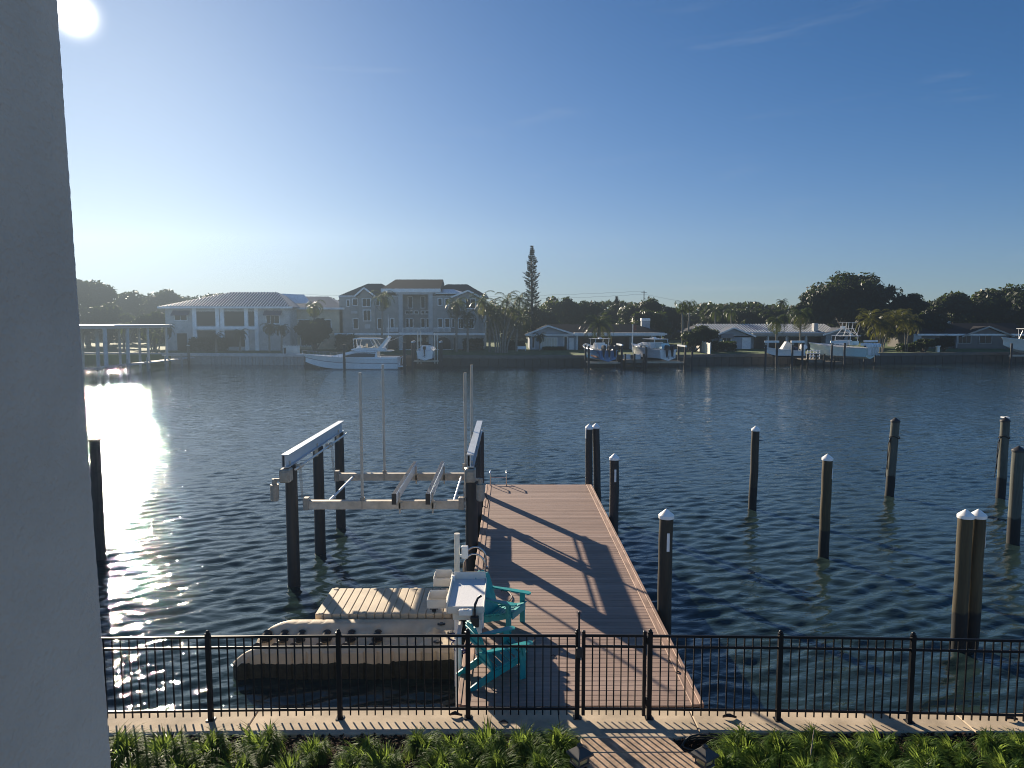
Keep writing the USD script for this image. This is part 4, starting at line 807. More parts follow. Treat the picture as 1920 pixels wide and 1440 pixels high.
window(t, 1354, 633, 1370, 645, Y, bars=1); t.add('awning', bpx(MB(), 1352, 626, 1376, 634, Y - .6, .55), 'roof_metal')
t.add('door', bpx(MB(), 1391, 633, 1408, 656, Y - .06, .05), 'trim_white'); window(t, 1559, 630, 1574, 648, Y, bars=1)
t.add('wall_vent', bpx(MB(), 1526, 606, 1534, 624, Y + 1.5, 1), 'wall_white')

# dark house on the right
Y = 130.0; t = Thing('house', 'dark low house in tree shade with two white framed windows', 'house', (Wx(1800, Y), Y, GZ))
t.add('wall', bpx(MB(), 1712, 628, 1910, 668, Y, 9), 'wall_dark')
hip(t, Wx(1722, Y), Wx(1915, Y), Y, Y + 11, Wz(628, Y), Wx(1732, Y + 5), Wx(1900, Y + 5), Y + 5, Wz(606, Y + 5), 'roof_dark', .6)
gable(t, Wx(1800, Y), Wx(1890, Y), Wx(1846, Y), Y - .6, Y + 5, Wz(629, Y), Wz(613, Y), 'roof_dark', .4, wall='wall_dark', fascia='wall_grey')
window(t, 1797, 630, 1820, 643, Y - .6, 'wall_grey', bars=2); window(t, 1836, 630, 1859, 643, Y - .6, 'wall_grey', bars=1)
t.add('wall', bpx(MB(), 1790, 628, 1892, 668, Y - .58, .5), 'wall_dark'); t.add('porch_beam', bpx(MB(), 1777, 627, 1797, 629.5, Y - 1, .2), 'trim_white')
t.add('porch_post', bpx(MB(), 1793.5, 629, 1796, 652, Y - 1, .2), 'wall_white'); t.add('wall_panel', bpx(MB(), 1713, 626, 1728, 646, Y - .3, .25), 'wall_white')
t.add('roof_unit', bpx(MB(), 1769, 602, 1783, 609, Y + 4, 1.2, .1), 'wall_grey')
for x in (1887, 1897, 1906): t.add('porch_post', bpx(MB(), x - .7, 628, x + .7, 652, Y - 1.4, .15), 'wall_grey')

# tall block far behind
Y = 330.0; t = Thing('building', 'distant pale building top showing above the tree line', 'building', (Wx(1376, Y), Y, 4))
t.add('wall', bpx(MB(), 1368, 574, 1390, 605, Y, 12), 'wall_white'); t.add('rooftop', bpx(MB(), 1370, 570.5, 1384, 573.9, Y + 1, 8), 'wall_grey')
for k in range(4): window(t, 1370 + 5 * k, 577, 1373 + 5 * k, 580, Y, 'wall_white', bars=0)

# fences, hedges, furniture on the far bank
def boundary(px0, y0, px1, y1, n, h, label, m='fence_white'):
    A, B = np.array(aty(px0, 650, y0))[:2], np.array(aty(px1, 650, y1))[:2]; t = Thing('panel_fence', label, 'fence', (*(A + B) / 2, GZ))
    for k in range(n):
        a, b = A + (B - A) * (k + .04) / n, A + (B - A) * (k + .96) / n
        t.add('panel', MB().beam((*a, GZ + h / 2), (*b, GZ + h / 2), .06, h), m)
    for k in range(n + 1): a = A + (B - A) * k / n; t.add('post', MB().box(a[0] - .07, a[0] + .07, a[1] - .07, a[1] + .07, GZ, GZ + h + .12), m)
boundary(1300, 124, 1332, 109.2, 7, 1.75, 'white panel fence running down to the sea wall beside the cruiser')
boundary(531, 110.5, 561, 110.2, 6, 1.3, 'short white fence beside the bow of the motor yacht')
t = Thing('utility_cabinet', 'white cabinet standing on the sea wall by the dark house', 'cabinet', (Wx(1761, 117), 117, GZ)); t.add('cabinet', bpx(MB(), 1757, 650, 1763, 665, 117, .5, .04), 'trim_white'); t.add('cabinet_lid', bpx(MB(), 1756, 648.5, 1764, 650, 116.9, .7), 'trim_white')
# ------------------------------------------------------------ vegetation
def leaf_cloud(rs, c, r, n, size, blobs=26, flat=.8):
    """leaf-sized quads on overlapping lumps that fill an uneven crown"""
    c, r = np.asarray(c, float), np.asarray(r, float)
    u = rs.randn(blobs, 3); u /= np.linalg.norm(u, axis=1, keepdims=True); u[:, 2] = np.where(u[:, 2] < -.45, -u[:, 2], u[:, 2])
    bc = c + u * r * rs.uniform(.45, .86, (blobs, 1)); br = rs.uniform(.20, .40, blobs) * r.min() * 1.05
    k = rs.choice(blobs, n, p=br ** 2 / (br ** 2).sum()); d = rs.randn(n, 3); d /= np.linalg.norm(d, axis=1, keepdims=True)
    p = bc[k] + d * (br[k] * rs.uniform(.55, 1.12, n))[:, None] * [1.1, 1.1, flat]
    nrm = d + rs.randn(n, 3) * .7 + [0, 0, .35]; nrm /= np.linalg.norm(nrm, axis=1, keepdims=True)
    a = np.cross(nrm, rs.randn(n, 3)); a /= np.linalg.norm(a, axis=1, keepdims=True); b = np.cross(nrm, a)
    s = size * rs.uniform(.55, 1.3, (n, 1)); a, b = a * s, b * s * .6
    v = np.stack([p - a, p - b * .9, p + a, p + b * .9], 1).reshape(-1, 3); i = np.arange(n)[:, None] * 4
    return MB().raw(v, np.vstack([i + [0, 1, 2], i + [0, 2, 3]])), bc
TREES = 0
def tree(px, ytop, hw, Y, label, leaf='oak_leaf', n=4200, size=.42, base=None, squash=1.0, cat='tree', name='leafy_tree', group=None, low=.25, blobs=26):
    global TREES; TREES += 1; rs = np.random.RandomState(100 + TREES)
    x = Wx(px, Y); z0 = GZ if base is None else base; zt = Wz(ytop, Y); w = hw / FPX * Y; H = zt - z0
    t = Thing(name, label, cat, (x, Y, z0), group=group); zc = z0 + H * (low + (1 - low) / 2); rz = H * (1 - low) / 2
    mb, bc = leaf_cloud(rs, (x, Y, zc), (w, w * .85, rz), n, size, blobs); 
    trunk = MB().tube([(x + rs.randn() * .12 * q, Y + rs.randn() * .1 * q, z0 - .1 + (zc - z0) * q / 4) for q in range(5)], np.linspace(.38, .2, 5) * max(.5, H / 9), 8)
    for q in rs.choice(len(bc), 7, replace=False):
        a = np.array([x, Y, z0 + H * low * 1.1]); trunk.tube([a, (a + bc[q]) / 2 + [0, 0, -.2], bc[q]], [.16, .11, .05], 5)
    t.add('trunk', trunk, 'bark'); t.add('crown', mb, leaf); return t
# tree line, left to right
tree(165, 520, 58, 150, 'tall hazy tree rising directly beside the stucco column', n=6000, size=.5)
tree(245, 546, 50, 160, 'rounded tree behind the covered dock, second from the column')
tree(300, 541, 38, 165, 'domed tree crown just left of the metal roofed house')
tree(352, 550, 46, 170, 'flat topped tree behind the left end of the metal roof')
tree(405, 543, 34, 172, 'tree crown peeking over the ridge of the metal roof')
tree(200, 572, 60, 135, 'dark broad tree close behind the covered dock roof', low=.05)
tree(290, 585, 40, 128, 'bushy tree between the covered dock and the metal roofed house', low=.02)
tree(600, 553, 36, 150, 'tree crown between the metal roof and the three-storey house', 'oak_leaf_light')
tree(645, 549, 24, 155, 'small tree crown touching the left gable of the three-storey house')
tree(590, 598, 44, 119, 'dense dark shrubby tree in front of the tan wing', n=4500, low=.0, size=.35)
tree(1055, 552, 46, 150, 'leafy tree right of the tall narrow pine', 'oak_leaf_light', n=5200, low=.1)
tree(1015, 575, 30, 140, 'dark tree at the foot of the tall narrow pine', low=.05)
tree(1105, 565, 38, 150, 'rounded tree left of the small pointed conifer', low=.1)
tree(1150, 566, 30, 160, 'tree crown around the small pointed conifer', low=.1)
tree(1203, 556, 48, 150, 'broad tree behind the white chimney', n=5200, low=.1)
tree(1215, 578, 40, 136, 'bright leaved tree just behind the white chimney', 'oak_leaf_light', low=.05)
tree(1252, 573, 30, 145, 'tree behind the pair of fan palms', low=.1)
tree(1340, 575, 42, 150, 'low tree behind the striped metal roof', low=.1)
tree(1398, 578, 40, 155, 'dark tree right of the distant pale building', low=.1)
tree(1445, 580, 36, 150, 'dark tree left of the huge spreading oak', low=.1)
tree(1585, 511, 92, 142, 'huge spreading oak, the widest crown on the far bank', n=15000, size=.42, low=.16, blobs=70)
tree(1528, 540, 40, 140, 'left shoulder tree of the huge spreading oak', n=4500, low=.15)
tree(1700, 541, 40, 138, 'dark rounded tree right of the huge spreading oak', n=4500, low=.1)
tree(1650, 570, 60, 136, 'shadowy tree under the right side of the huge oak', low=.02)
tree(1785, 546, 52, 146, 'tree above the roof unit of the dark house', 'oak_leaf_light', n=5500, low=.1)
tree(1868, 531, 62, 144, 'tall tree over the dark house at the far right', 'oak_leaf_light', n=7000, low=.1)
tree(1925, 545, 40, 138, 'tree cut off by the photo edge behind the beached boat', n=4000, low=.05)
tree(1740, 590, 40, 134, 'low dark tree beside the dark house wall', low=.02)
tree(1300, 618, 26, 117, 'glossy round shrub tree left of the white panel fence', 'oak_leaf_light', n=3000, size=.3, low=0)
tree(1320, 612, 30, 119, 'dense glossy tree behind the white panel fence', 'oak_leaf_light', n=3500, size=.3, low=0)
tree(1732, 636, 26, 116, 'rounded bush with pale leaves by the white cabinet', 'oak_leaf_light', n=2200, size=.25, low=0, cat='bush', name='garden_bush')
tree(1770, 630, 20, 120, 'reddish topped bush in front of the dark house', n=1800, size=.25, low=0, cat='bush', name='garden_bush')
def hedge(px0, px1, ytop, Y, label, depth=1.6):
    a, b = Wx(px0, Y), Wx(px1, Y); zt = Wz(ytop, Y); rs = np.random.RandomState(int(px0)); n = int(260 * (b - a)); 
    p = np.stack([rs.uniform(a, b, n), Y + rs.uniform(0, depth, n), GZ + (zt - GZ) * rs.uniform(0, 1, n) ** .6 * (.85 + .2 * np.sin(np.linspace(0, 9, n)))], 1)
    nrm = rs.randn(n, 3) + [0, -.5, .5]; nrm /= np.linalg.norm(nrm, axis=1, keepdims=True); q = np.cross(nrm, rs.randn(n, 3)); q /= np.linalg.norm(q, axis=1, keepdims=True); w = np.cross(nrm, q); s = .24
    v = np.stack([p - q * s, p - w * s * .6, p + q * s, p + w * s * .6], 1).reshape(-1, 3); i = np.arange(n)[:, None] * 4
    t = Thing('hedge', label, 'hedge', ((a + b) / 2, Y, GZ)); t.add('leaves', MB().raw(v, np.vstack([i + [0, 1, 2], i + [0, 2, 3]])), 'hedge_leaf')
    t.add('stems', MB().box(a + .2, b - .2, Y + .3, Y + depth - .3, GZ, GZ + (zt - GZ) * .7), 'bark')
hedge(1340, 1382, 641, 118, 'clipped dark hedge behind the white panel fence')
hedge(868, 905, 636, 121, 'dark rounded hedge below the right gable of the three-storey house', 3)
hedge(628, 662, 628, 122, 'hedge at the left foot of the three-storey house', 2)
hedge(352, 420, 634, 120, 'low hedge in front of the metal roofed house', 2)
hedge(1018, 1062, 651, 122.5, 'low hedge under the curtained window of the chimney house', 1)
hedge(1690, 1720, 645, 118, 'hedge between the areca palms and the dark house', 2)
hedge(940, 985, 640, 123, 'shaded hedge left of the chimney house', 3)

def palm(px, ybase, ytop, Y, label, L=2.6, n=26, leaf='palm_leaf', r=.16, lean=0.0, droop=1.0, fan=False, trunks=1, yellow=4, up=.9, base=None, name='palm_tree', thick=.10):
    global TREES; TREES += 1; rs = np.random.RandomState(300 + TREES)
    x = Wx(px, Y); z0 = GZ if base is None else base; zt = Wz(ytop, Y)
    t = Thing(name, label, 'palm tree', (x, Y, z0))
    for q in range(trunks):
        off = (q - (trunks - 1) / 2); H = (zt - z0) * (1 - .16 * (q % 3)); ang = rs.rand() * 6; lx = lean + off * .9 + rs.randn() * .2 * (trunks > 1)
        pts = [(x + off * .35 + lx * s * s, Y + off * .15 * (q % 2) + .2 * s, z0 + H * s - .05) for s in np.linspace(0, 1, 7)]
        t.add('trunk', MB().tube(pts, np.linspace(r * 1.3, r * .85, 7), 8), 'palm_bark', smooth=50); top = np.array(pts[-1])
        for kind in (leaf, 'palm_leaf_yellow'):
            mb = MB(); m = (n if fan else int(n * .8)) if kind == leaf else yellow
            for k in range(m):
                a = 2.399 * k + rs.rand() * .5; el = (up * 1.45 - 1.75 * (k / max(m - 1, 1)) ** .9) if kind == leaf else rs.uniform(-1.0, -.2)
                d = np.array([math.cos(a), math.sin(a), 0]); p = top.copy(); ln = L * rs.uniform(.8, 1.1); th = el; seg = 9; sd = np.array([-d[1], d[0], 0]); v = []; f = []
                path = [p]; dirs = []
                for s in range(seg):
                    dv = d * math.cos(th) + np.array([0, 0, 1]) * math.sin(th); path.append(path[-1] + dv * ln / seg); dirs.append(dv); th -= droop * .19 * (1 + s * .12)
                for s in range(seg):
                    mid, dv = path[s], dirs[s]; upv = np.cross(sd, dv)
                    if fan and s < seg - 3: 
                        mb.tube([path[s], path[s + 1]], .02, 3, False); continue
                    for h in (0, .5):
                        m0 = mid + (path[s + 1] - mid) * h; frac = (s + h) / seg; w = ln * (.21 if not fan else .34) * (math.sin(math.pi * min(1, .12 + frac * .88)) ** .6 + .05)
                        for sg in (-1, 1):
                            e = m0 + sd * sg * w * .8 + dv * w * .55 - np.array([0, 0, 1]) * w * (.25 + .35 * rs.rand()) * droop ** .5
                            mb.raw([m0 - dv * thick * .35, m0 + dv * thick * .65, e], [[0, 1, 2]])
                    mb.tube([path[s], path[s + 1]], .022, 3, False)
            if kind == leaf or yellow: t.add('fronds', mb, kind)
    return t
palm(716, 660, 556, 119, 'queen palm with drooping crown at the left gable', 3.0, 26, lean=.3)
palm(856, 655, 570, 117, 'queen palm with drooping crown right of the white columns', 3.3, 30, droop=1.3, yellow=3)
palm(877, 655, 592, 116, 'shorter queen palm overlapping the right gable wall', 2.8, 22, droop=1.3, yellow=1)
palm(940, 655, 566, 114, 'clump of tall palms with many pale leaning trunks', 3.2, 18, trunks=6, r=.13, yellow=3, up=1.1)
palm(918, 655, 572, 116, 'slender palm at the left of the palm clump', 2.8, 22, yellow=2)
palm(968, 655, 560, 118, 'upright palm between the palm clump and the tall narrow pine', 3.0, 24, lean=.6, yellow=1)
palm(1123, 655, 607, 113, 'broad date palm with long arching fronds behind the blue boat', 3.9, 44, r=.3, droop=.75, yellow=6, up=1.0)
palm(1280, 655, 570, 118, 'tall fan palm, the left of two standing together', 1.9, 34, fan=True, r=.13, droop=1.3, lean=-.2)
palm(1290, 655, 569, 119, 'tall fan palm, the right of two standing together', 1.9, 34, fan=True, r=.13, droop=1.3, lean=.15)
palm(1464, 655, 566, 150, 'small distant palm silhouetted against the sky', 1.9, 24, yellow=0, r=.12)
palm(1456, 655, 600, 116, 'coconut palm with pale bare fronds over the skiff', 3.1, 28, yellow=4, droop=1.1)
palm(1500, 655, 588, 118, 'coconut palm with yellowing fronds left of the sport boat', 3.4, 32, yellow=7, droop=1.15)
palm(1652, 655, 600, 116, 'clustered areca palms with yellow-green fronds right of the sport boat', 3.3, 20, 'palm_leaf_yellow', trunks=4, r=.09, up=1.25, yellow=2)
palm(1700, 655, 596, 118, 'areca palm with two slanting trunks by the sea wall', 3.0, 22, 'palm_leaf_yellow', trunks=2, r=.09, up=1.1, yellow=2, lean=-.4)
palm(505, 655, 612, 117, 'small bushy palm, left of a pair before the metal roofed house', 1.9, 36, r=.14, yellow=1)
palm(528, 655, 615, 117, 'small bushy palm, right of a pair before the metal roofed house', 1.8, 36, r=.14, yellow=1)
palm(590, 655, 573, 121, 'shaggy palm above the dark shrubby tree', 2.8, 26, yellow=4, droop=1.3)
palm(1012, 655, 630, 120, 'very small palm under the gable of the chimney house', 1.5, 22, r=.1, yellow=0)
palm(1340, 655, 582, 140, 'windblown palm behind the striped metal roof', 2.8, 26, yellow=0)
palm(1370, 655, 584, 142, 'palm crown beside the distant pale building', 2.8, 26, yellow=0)
palm(405, 655, 630, 116, 'low palm before the dark lower porch of the metal roofed house', 1.9, 26, yellow=1)
palm(450, 655, 625, 118, 'low palm at the white porch column', 1.9, 26, yellow=0)
palm(232, 655, 612, 118, 'small palm seen through the posts of the covered dock', 2.0, 26, yellow=0)
palm(290, 655, 615, 116, 'clump of slim palms behind the covered dock posts', 1.8, 22, trunks=4, r=.09, yellow=0)
palm(312, 655, 620, 118, 'slim palm beside the corner of the metal roofed house', 1.8, 22, yellow=0)
def woods():
    rs = np.random.RandomState(77); n = 26000; Y = 172 + rs.rand(n) * 10; px = rs.uniform(60, 2050, n); x = (px - 952) / FPX * Y
    top = 7.5 + 3.2 * fbm(np.stack([x * .12, x * 0, x * 0], 1), 3, 4); z = GZ - .5 + (top + .3) * rs.rand(n) ** .85
    p = np.stack([x, Y, z], 1); nrm = rs.randn(n, 3) + [0, -.4, .4]; nrm /= np.linalg.norm(nrm, axis=1, keepdims=True); q = np.cross(nrm, rs.randn(n, 3)); q /= np.linalg.norm(q, axis=1, keepdims=True); w = np.cross(nrm, q); s = .75
    v = np.stack([p - q * s, p - w * s * .6, p + q * s, p + w * s * .6], 1).reshape(-1, 3); i = np.arange(n)[:, None] * 4
    single('woods', MB().raw(v, np.vstack([i + [0, 1, 2], i + [0, 2, 3]])), 'oak_leaf', 'dark mass of distant trees closing the gaps behind the houses', 'woods', kind='stuff')
woods()
# norfolk pine and small conifer
def conifer(px, ytop, hw, Y, label, tiers, name):
    rs = np.random.RandomState(int(px)); x = Wx(px, Y); zt = Wz(ytop, Y); w = hw / FPX * Y; t = Thing(name, label, 'tree', (x, Y, GZ)); H = zt - GZ
    t.add('trunk', MB().tube([(x, Y, GZ), (x, Y, GZ + H * .6), (x, Y, zt)], [.28, .18, .03], 8), 'bark'); mb = MB()
    for k in range(tiers):
        s = k / (tiers - 1); z = GZ + H * (.12 + .87 * s); rr = w * (1 - s * .25 if s < .7 else (1 - s) / .3 * .78 + .06) * rs.uniform(.66, 1.15)
        for b in range(9):
            a = rs.rand() * 6.283; d = np.array([math.cos(a), math.sin(a), 0]); sd = np.array([-d[1], d[0], 0]); p0 = np.array([x, Y, z]); L = rr * rs.uniform(.75, 1.1)
            mb.tube([p0, p0 + d * L * .6 + [0, 0, .05 * L], p0 + d * L + [0, 0, .3 * L]], [.03, .025, .01], 3, False)
            for q in range(16):
                f = .2 + .8 * rs.rand(); p = p0 + d * L * f + [0, 0, .28 * L * f * f]; e = sd * rs.randn() * .22 + d * rs.rand() * .2 + [0, 0, .22 + .15 * rs.rand()]
                mb.raw([p, p + d * .09, p + e], [[0, 1, 2]]); mb.raw([p - sd * .05, p + sd * .05, p + e * .8 + d * .1], [[0, 1, 2]])
    t.add('crown', mb, 'pine_leaf')
conifer(997, 462, 18, 128, 'tall narrow pine standing far above all the roofs', 46, 'pine_tree')
conifer(1155, 557, 11, 160, 'small pointed conifer poking above the tree line', 34, 'pine_tree')
# power lines
def pole(px, ytop, Y, label):
    x = Wx(px, Y); z = Wz(ytop, Y); t = Thing('utility_pole', label, 'utility pole', (x, Y, GZ)); t.add('pole', MB().tube([(x, Y, GZ), (x, Y, z)], [.15, .09], 8), 'bark'); t.add('crossarm', MB().box(x - .7, x + .7, Y - .05, Y + .05, z - .5, z - .4), 'bark'); return np.array([x, Y, z])
p1 = pole(1206, 545, 170, 'wooden utility pole rising behind the white chimney'); p2 = pole(1427, 571, 240, 'distant utility pole left of the huge oak')
def wire(a, b, sag, label):
    a, b = np.asarray(a, float), np.asarray(b, float); single('power_line', MB().tube([a + (b - a) * s - np.array([0, 0, sag * 4 * s * (1 - s)]) for s in np.linspace(0, 1, 14)], .02, 4, False), 'black_plastic', label, 'power line')
wire(p1 + [0, 0, -.1], aty(560, 552, 175), .9, 'upper wire running from the near pole towards the three-storey house')
wire(p1 + [0, 0, -.8], aty(700, 560, 175), .8, 'lower wire running from the near pole behind the pine')
wire(p1 + [0, 0, -.8], p2 + [0, 0, -.5], 1.2, 'wire hanging between the two utility poles')
# ------------------------------------------------------------ boats
def hull_mesh(L, B, D, flare=1.0, rise=.45, n=26, z0=0.0, band=None):
    """bow towards +x, stern at x=0; returns rows of section points (keel, chine, waist, sheer)"""
    rows = []
    for i in range(n):
        s = i / (n - 1); b = B / 2 * (1 - max(0, (s - .42) / .58) ** 2.3) * (.93 + .07 * min(1, s / .3)); b = max(b, .03)
        keel = 0 if s < .62 else D * .95 * ((s - .62) / .38) ** 2.2; sheer = D * (1 + rise * s ** 2.0); bc = b * (.88 - .35 * s ** 2)
        ch = D * .22 + keel * .55; wa = ch + (sheer - ch) * .55; bw = bc + (b - bc) * .35 * flare
        x = L * s; rows.append([(x - .0 * s, 0, keel + z0), (x, bc, ch + z0), (x, bw, wa + z0), (x + .03 * L * s ** 3, b, sheer + z0)])
    return np.array(rows)
def strip(rows, j0, j1, deck=False):
    mb = MB(); n = len(rows)
    for sg in (1, -1):
        for j in range(j0, j1):
            v = np.concatenate([rows[:, j], rows[:, j + 1]]).copy(); v[:, 1] *= sg; k = np.arange(n - 1); f = np.vstack([np.stack([k, k + 1, k + n + 1], 1), np.stack([k, k + n + 1, k + n], 1)]); mb.raw(v, f if sg > 0 else f[:, ::-1])
    return mb
def close_stern(mb, rows):
    r = rows[0]; p = [tuple(q) for q in r] + [(q[0], -q[1], q[2]) for q in r[:0:-1]]
    mb.raw(p, [[0, k, k + 1] for k in range(1, len(p) - 1)]); return mb
def deck(rows, inset=.12, down=0.04):
    n = len(rows); a = rows[:, 3].copy(); a[:, 1] = np.maximum(a[:, 1] - .0, .01); a[:, 2] -= down; b = a.copy(); b[:, 1] *= -1; k = np.arange(n - 1)
    return MB().raw(np.vstack([a, b]), np.vstack([np.stack([k, k + n, k + n + 1], 1), np.stack([k, k + n + 1, k + 1], 1)]))
def rub(rows, r=.05):
    mb = MB()
    for sg in (1, -1): q = rows[:, 3].copy(); q[:, 1] *= sg; mb.tube(q, r, 6)
    return mb
class Boat(Thing):
    def __init__(s, name, label, cat, pos, heading): super().__init__(name, label, cat, pos, heading, local=True)
    def hull(s, L, B, D, top='gelcoat', side='gelcoat', bottom='antifoul', **k):
        R = s.rows = hull_mesh(L, B, D, **k); s.D = D
        p = s.add('hull', close_stern(strip(R, 1, 3), R), side, smooth=40); s.add('hull_bottom', strip(R, 0, 1), bottom, parent=p, smooth=40)
        s.add('deck', deck(R), top); s.add('rub_rail', rub(R), 'gelcoat', parent=p)
    def outboard(s, y, x=-.35, z=None, m='black_plastic', sc=1.0):
        z = s.D * .95 if z is None else z; k = sc
        e = s.add('outboard', MB().hull([(x + a * k, y + b * k, z + c * k) for a, b, c in ((-.38, .17, .10), (-.38, -.17, .10), (.30, .21, .05), (.30, -.21, .05), (-.42, .19, .42), (-.42, -.19, .42), (.32, .21, .45), (.32, -.21, .45), (-.25, .14, .68), (-.25, -.14, .68), (.22, .15, .74), (.22, -.15, .74))]), m, smooth=50)
        s.add('drive_leg', MB().hull([(x + a * k, y + b * k, z + c * k) for a, b, c in ((-.22, .09, .06), (-.22, -.09, .06), (.18, .10, .06), (.18, -.10, .06), (-.12, .04, -.85), (-.12, -.04, -.85), (.12, .04, -.85), (.12, -.04, -.85))])
              .hull([(x + a * k, y + b * k, z + c * k) for a, b, c in ((-.28, .07, -.85), (-.28, -.07, -.85), (.3, .0, -.86), (-.28, 0, -.76), (-.28, 0, -.96))]), m, parent=e, smooth=50)
        pr = MB()
        for q in range(3): a = q * 2.094; c = np.array([x - .32 * k, y, z - .86 * k]); u = np.array([0, math.cos(a), math.sin(a)]); w = np.array([.3, -math.sin(a), math.cos(a)]); pr.hull([c, c + u * .2 * k + w * .07 * k, c + u * .2 * k - w * .07 * k, c + u * .12 * k + w * .08 * k + [.01, 0, 0]])
        s.add('propeller', pr, 'steel', parent=e)
def P(px, py, Y): return aty(px, py, Y)
# motor yacht, bow to the left, broadside
Y = 101.0; L = 13.2; xs = Wx(748, Y); b = Boat('motor_yacht', 'white flybridge motor yacht moored broadside along the dark sea wall', 'yacht', (xs, Y, -.35), 181.5); b.zmap = (2.0, .82)
b.hull(L, 4.0, 1.75, rise=.42, n=32, bottom='navy_stripe')
R = b.rows
b.add('hull_stripe', MB().tube([(q[0] + .0, -q[1] - .02, q[2]) for q in R[:, 2]], .035, 5).tube([(q[0], q[1] + .02, q[2]) for q in R[:, 2]], .035, 5), 'navy_stripe')
b.add('swim_platform', MB().box(-.9, .02, -1.6, 1.6, .62, .74, .03), 'gelcoat')
cab = [(1.9, 1.72, 1.78), (9.2, 1.25, 2.2), (2.1, 1.55, 3.1), (6.6, 1.25, 3.15)]
b.add('cabin', MB().hull([(x, s * y, z) for x, y, z in ((2.9, 1.72, 1.7), (9.6, .7, 2.1), (8.2, 1.45, 1.95), (2.9, 1.58, 2.95), (6.4, 1.35, 3.05), (5.8, 1.3, 3.15), (2.9, 1.5, 3.1)) for s in (-1, 1)]), 'gelcoat', smooth=25)
for s in (-1, 1):
    y = lambda z: s * (1.735 - (z - 1.7) * .105)
    b.add('side_window', MB().hull([(x, y(z) + s * e, z) for x, z in ((3.2, 2.05), (3.1, 2.62), (4.4, 2.72), (5.9, 2.70), (7.6, 2.22), (7.3, 2.08)) for e in (-.06, .02)]), 'boat_glass')
    b.add('cabin_stripe', MB().beam((3.0, y(2.85) + s * .02, 2.86), (6.4, y(2.9) + s * -.1, 2.93), .05, .07), 'navy_stripe')
b.add('cockpit_side', MB().box(.1, 2.9, -1.85, -1.72, 1.6, 2.0, .04).box(.1, 2.9, 1.72, 1.85, 1.6, 2.0, .04).box(.05, .18, -1.7, 1.7, 1.55, 1.98, .04), 'gelcoat')
b.add('cockpit_overhang', MB().hull([(x, s * 1.5, z) for x in (1.0, 3.0) for s in (-1, 1) for z in (3.0, 3.14)] + [(.6, 0, 3.05)]), 'gelcoat')
b.add('flybridge', MB().hull([(x, s * y, z) for x, y, z in ((1.9, 1.35, 3.15), (6.5, 1.1, 3.15), (2.1, 1.4, 3.62), (5.9, 1.25, 3.55), (6.6, .9, 3.35)) for s in (-1, 1)]), 'gelcoat', smooth=25)
for x, w in ((3.2, .5), (4.5, .45)): b.add('helm_seat', MB().box(x, x + w, -.8, .8, 3.6, 3.85, .06).box(x, x + .14, -.8, .8, 3.86, 4.25, .05), 'cushion')
b.add('console', MB().hull([(x, s * .9, z) for x, z in ((5.2, 3.55), (5.9, 3.55), (5.3, 4.0), (5.6, 3.95)) for s in (-1, 1)]), 'gelcoat')
b.add('hardtop', MB().box(2.3, 6.3, -1.35, 1.35, 5.06, 5.17, .05).hull([(x, s * 1.25, z) for x, z in ((2.4, 5.17), (6.2, 5.17), (2.9, 5.26), (5.8, 5.26)) for s in (-1, 1)]), 'gelcoat')
leg = MB()
for s in (-1, 1):
    leg.tube([(6.2, s * 1.2, 5.08), (6.1, s * 1.2, 3.45)], .035, 6).tube([(5.5, s * 1.2, 5.08), (5.7, s * 1.2, 3.55)], .03, 6).tube([(3.9, s * 1.25, 5.08), (3.2, s * 1.3, 3.55)], .03, 6).tube([(3.4, s * 1.25, 5.08), (2.6, s * 1.3, 3.55)], .03, 6)
b.add('hardtop_frame', leg, 'gelcoat')
b.add('radar_arch', MB().hull([(x, s * 1.3 + e, z) for x, z in ((3.0, 3.2), (2.4, 3.2), (1.5, 5.3), (1.2, 5.3)) for s in (-1,) for e in (-.08, .08)]).hull([(x, 1.3 + e, z) for x, z in ((3.0, 3.2), (2.4, 3.2), (1.5, 5.3), (1.2, 5.3)) for e in (-.08, .08)]).box(1.15, 1.55, -1.3, 1.3, 5.2, 5.32, .04), 'gelcoat')
b.add('antenna', MB().tube([(1.3, .8, 5.3), (1.3, .8, 8.6)], .02, 5).tube([(1.6, -.9, 5.3), (1.6, -.9, 9.4)], .02, 5), 'gelcoat'); b.add('outrigger', MB().tube([(2.0, -1.3, 4.4), (-1.2, -1.5, 6.0)], .022, 5), 'gelcoat')
b.add('radar_dome', MB().lathe([(.001, .22), (.2, .2), (.26, .1), (.26, 0), (.001, 0)], (1.35, 0, 5.33), 14), 'gelcoat', smooth=50)
rail = MB(); top = [(q[0], q[1], q[2] + .62) for q in R[17:, 3]]
for s in (-1, 1):
    rail.tube([(x, s * y, z) for x, y, z in top], .025, 6)
    for q in R[17::2, 3]: rail.tube([(q[0], s * q[1], q[2]), (q[0] + .1, s * q[1], q[2] + .62)], .018, 5)
b.add('bow_rail', rail, 'steel'); b.add('bow_pulpit', MB().box(L * 1.02 - .3, L * 1.06 + .5, -.3, .3, 2.42, 2.5, .03), 'gelcoat')
b.add('dinghy_davit', MB().tube([(-.2, -1.5, .8), (-.4, -1.5, 1.9), (-.9, -1.4, 2.3)], .04, 6).tube([(-.2, 1.5, .8), (-.4, 1.5, 1.9), (-.9, 1.4, 2.3)], .04, 6), 'gelcoat')
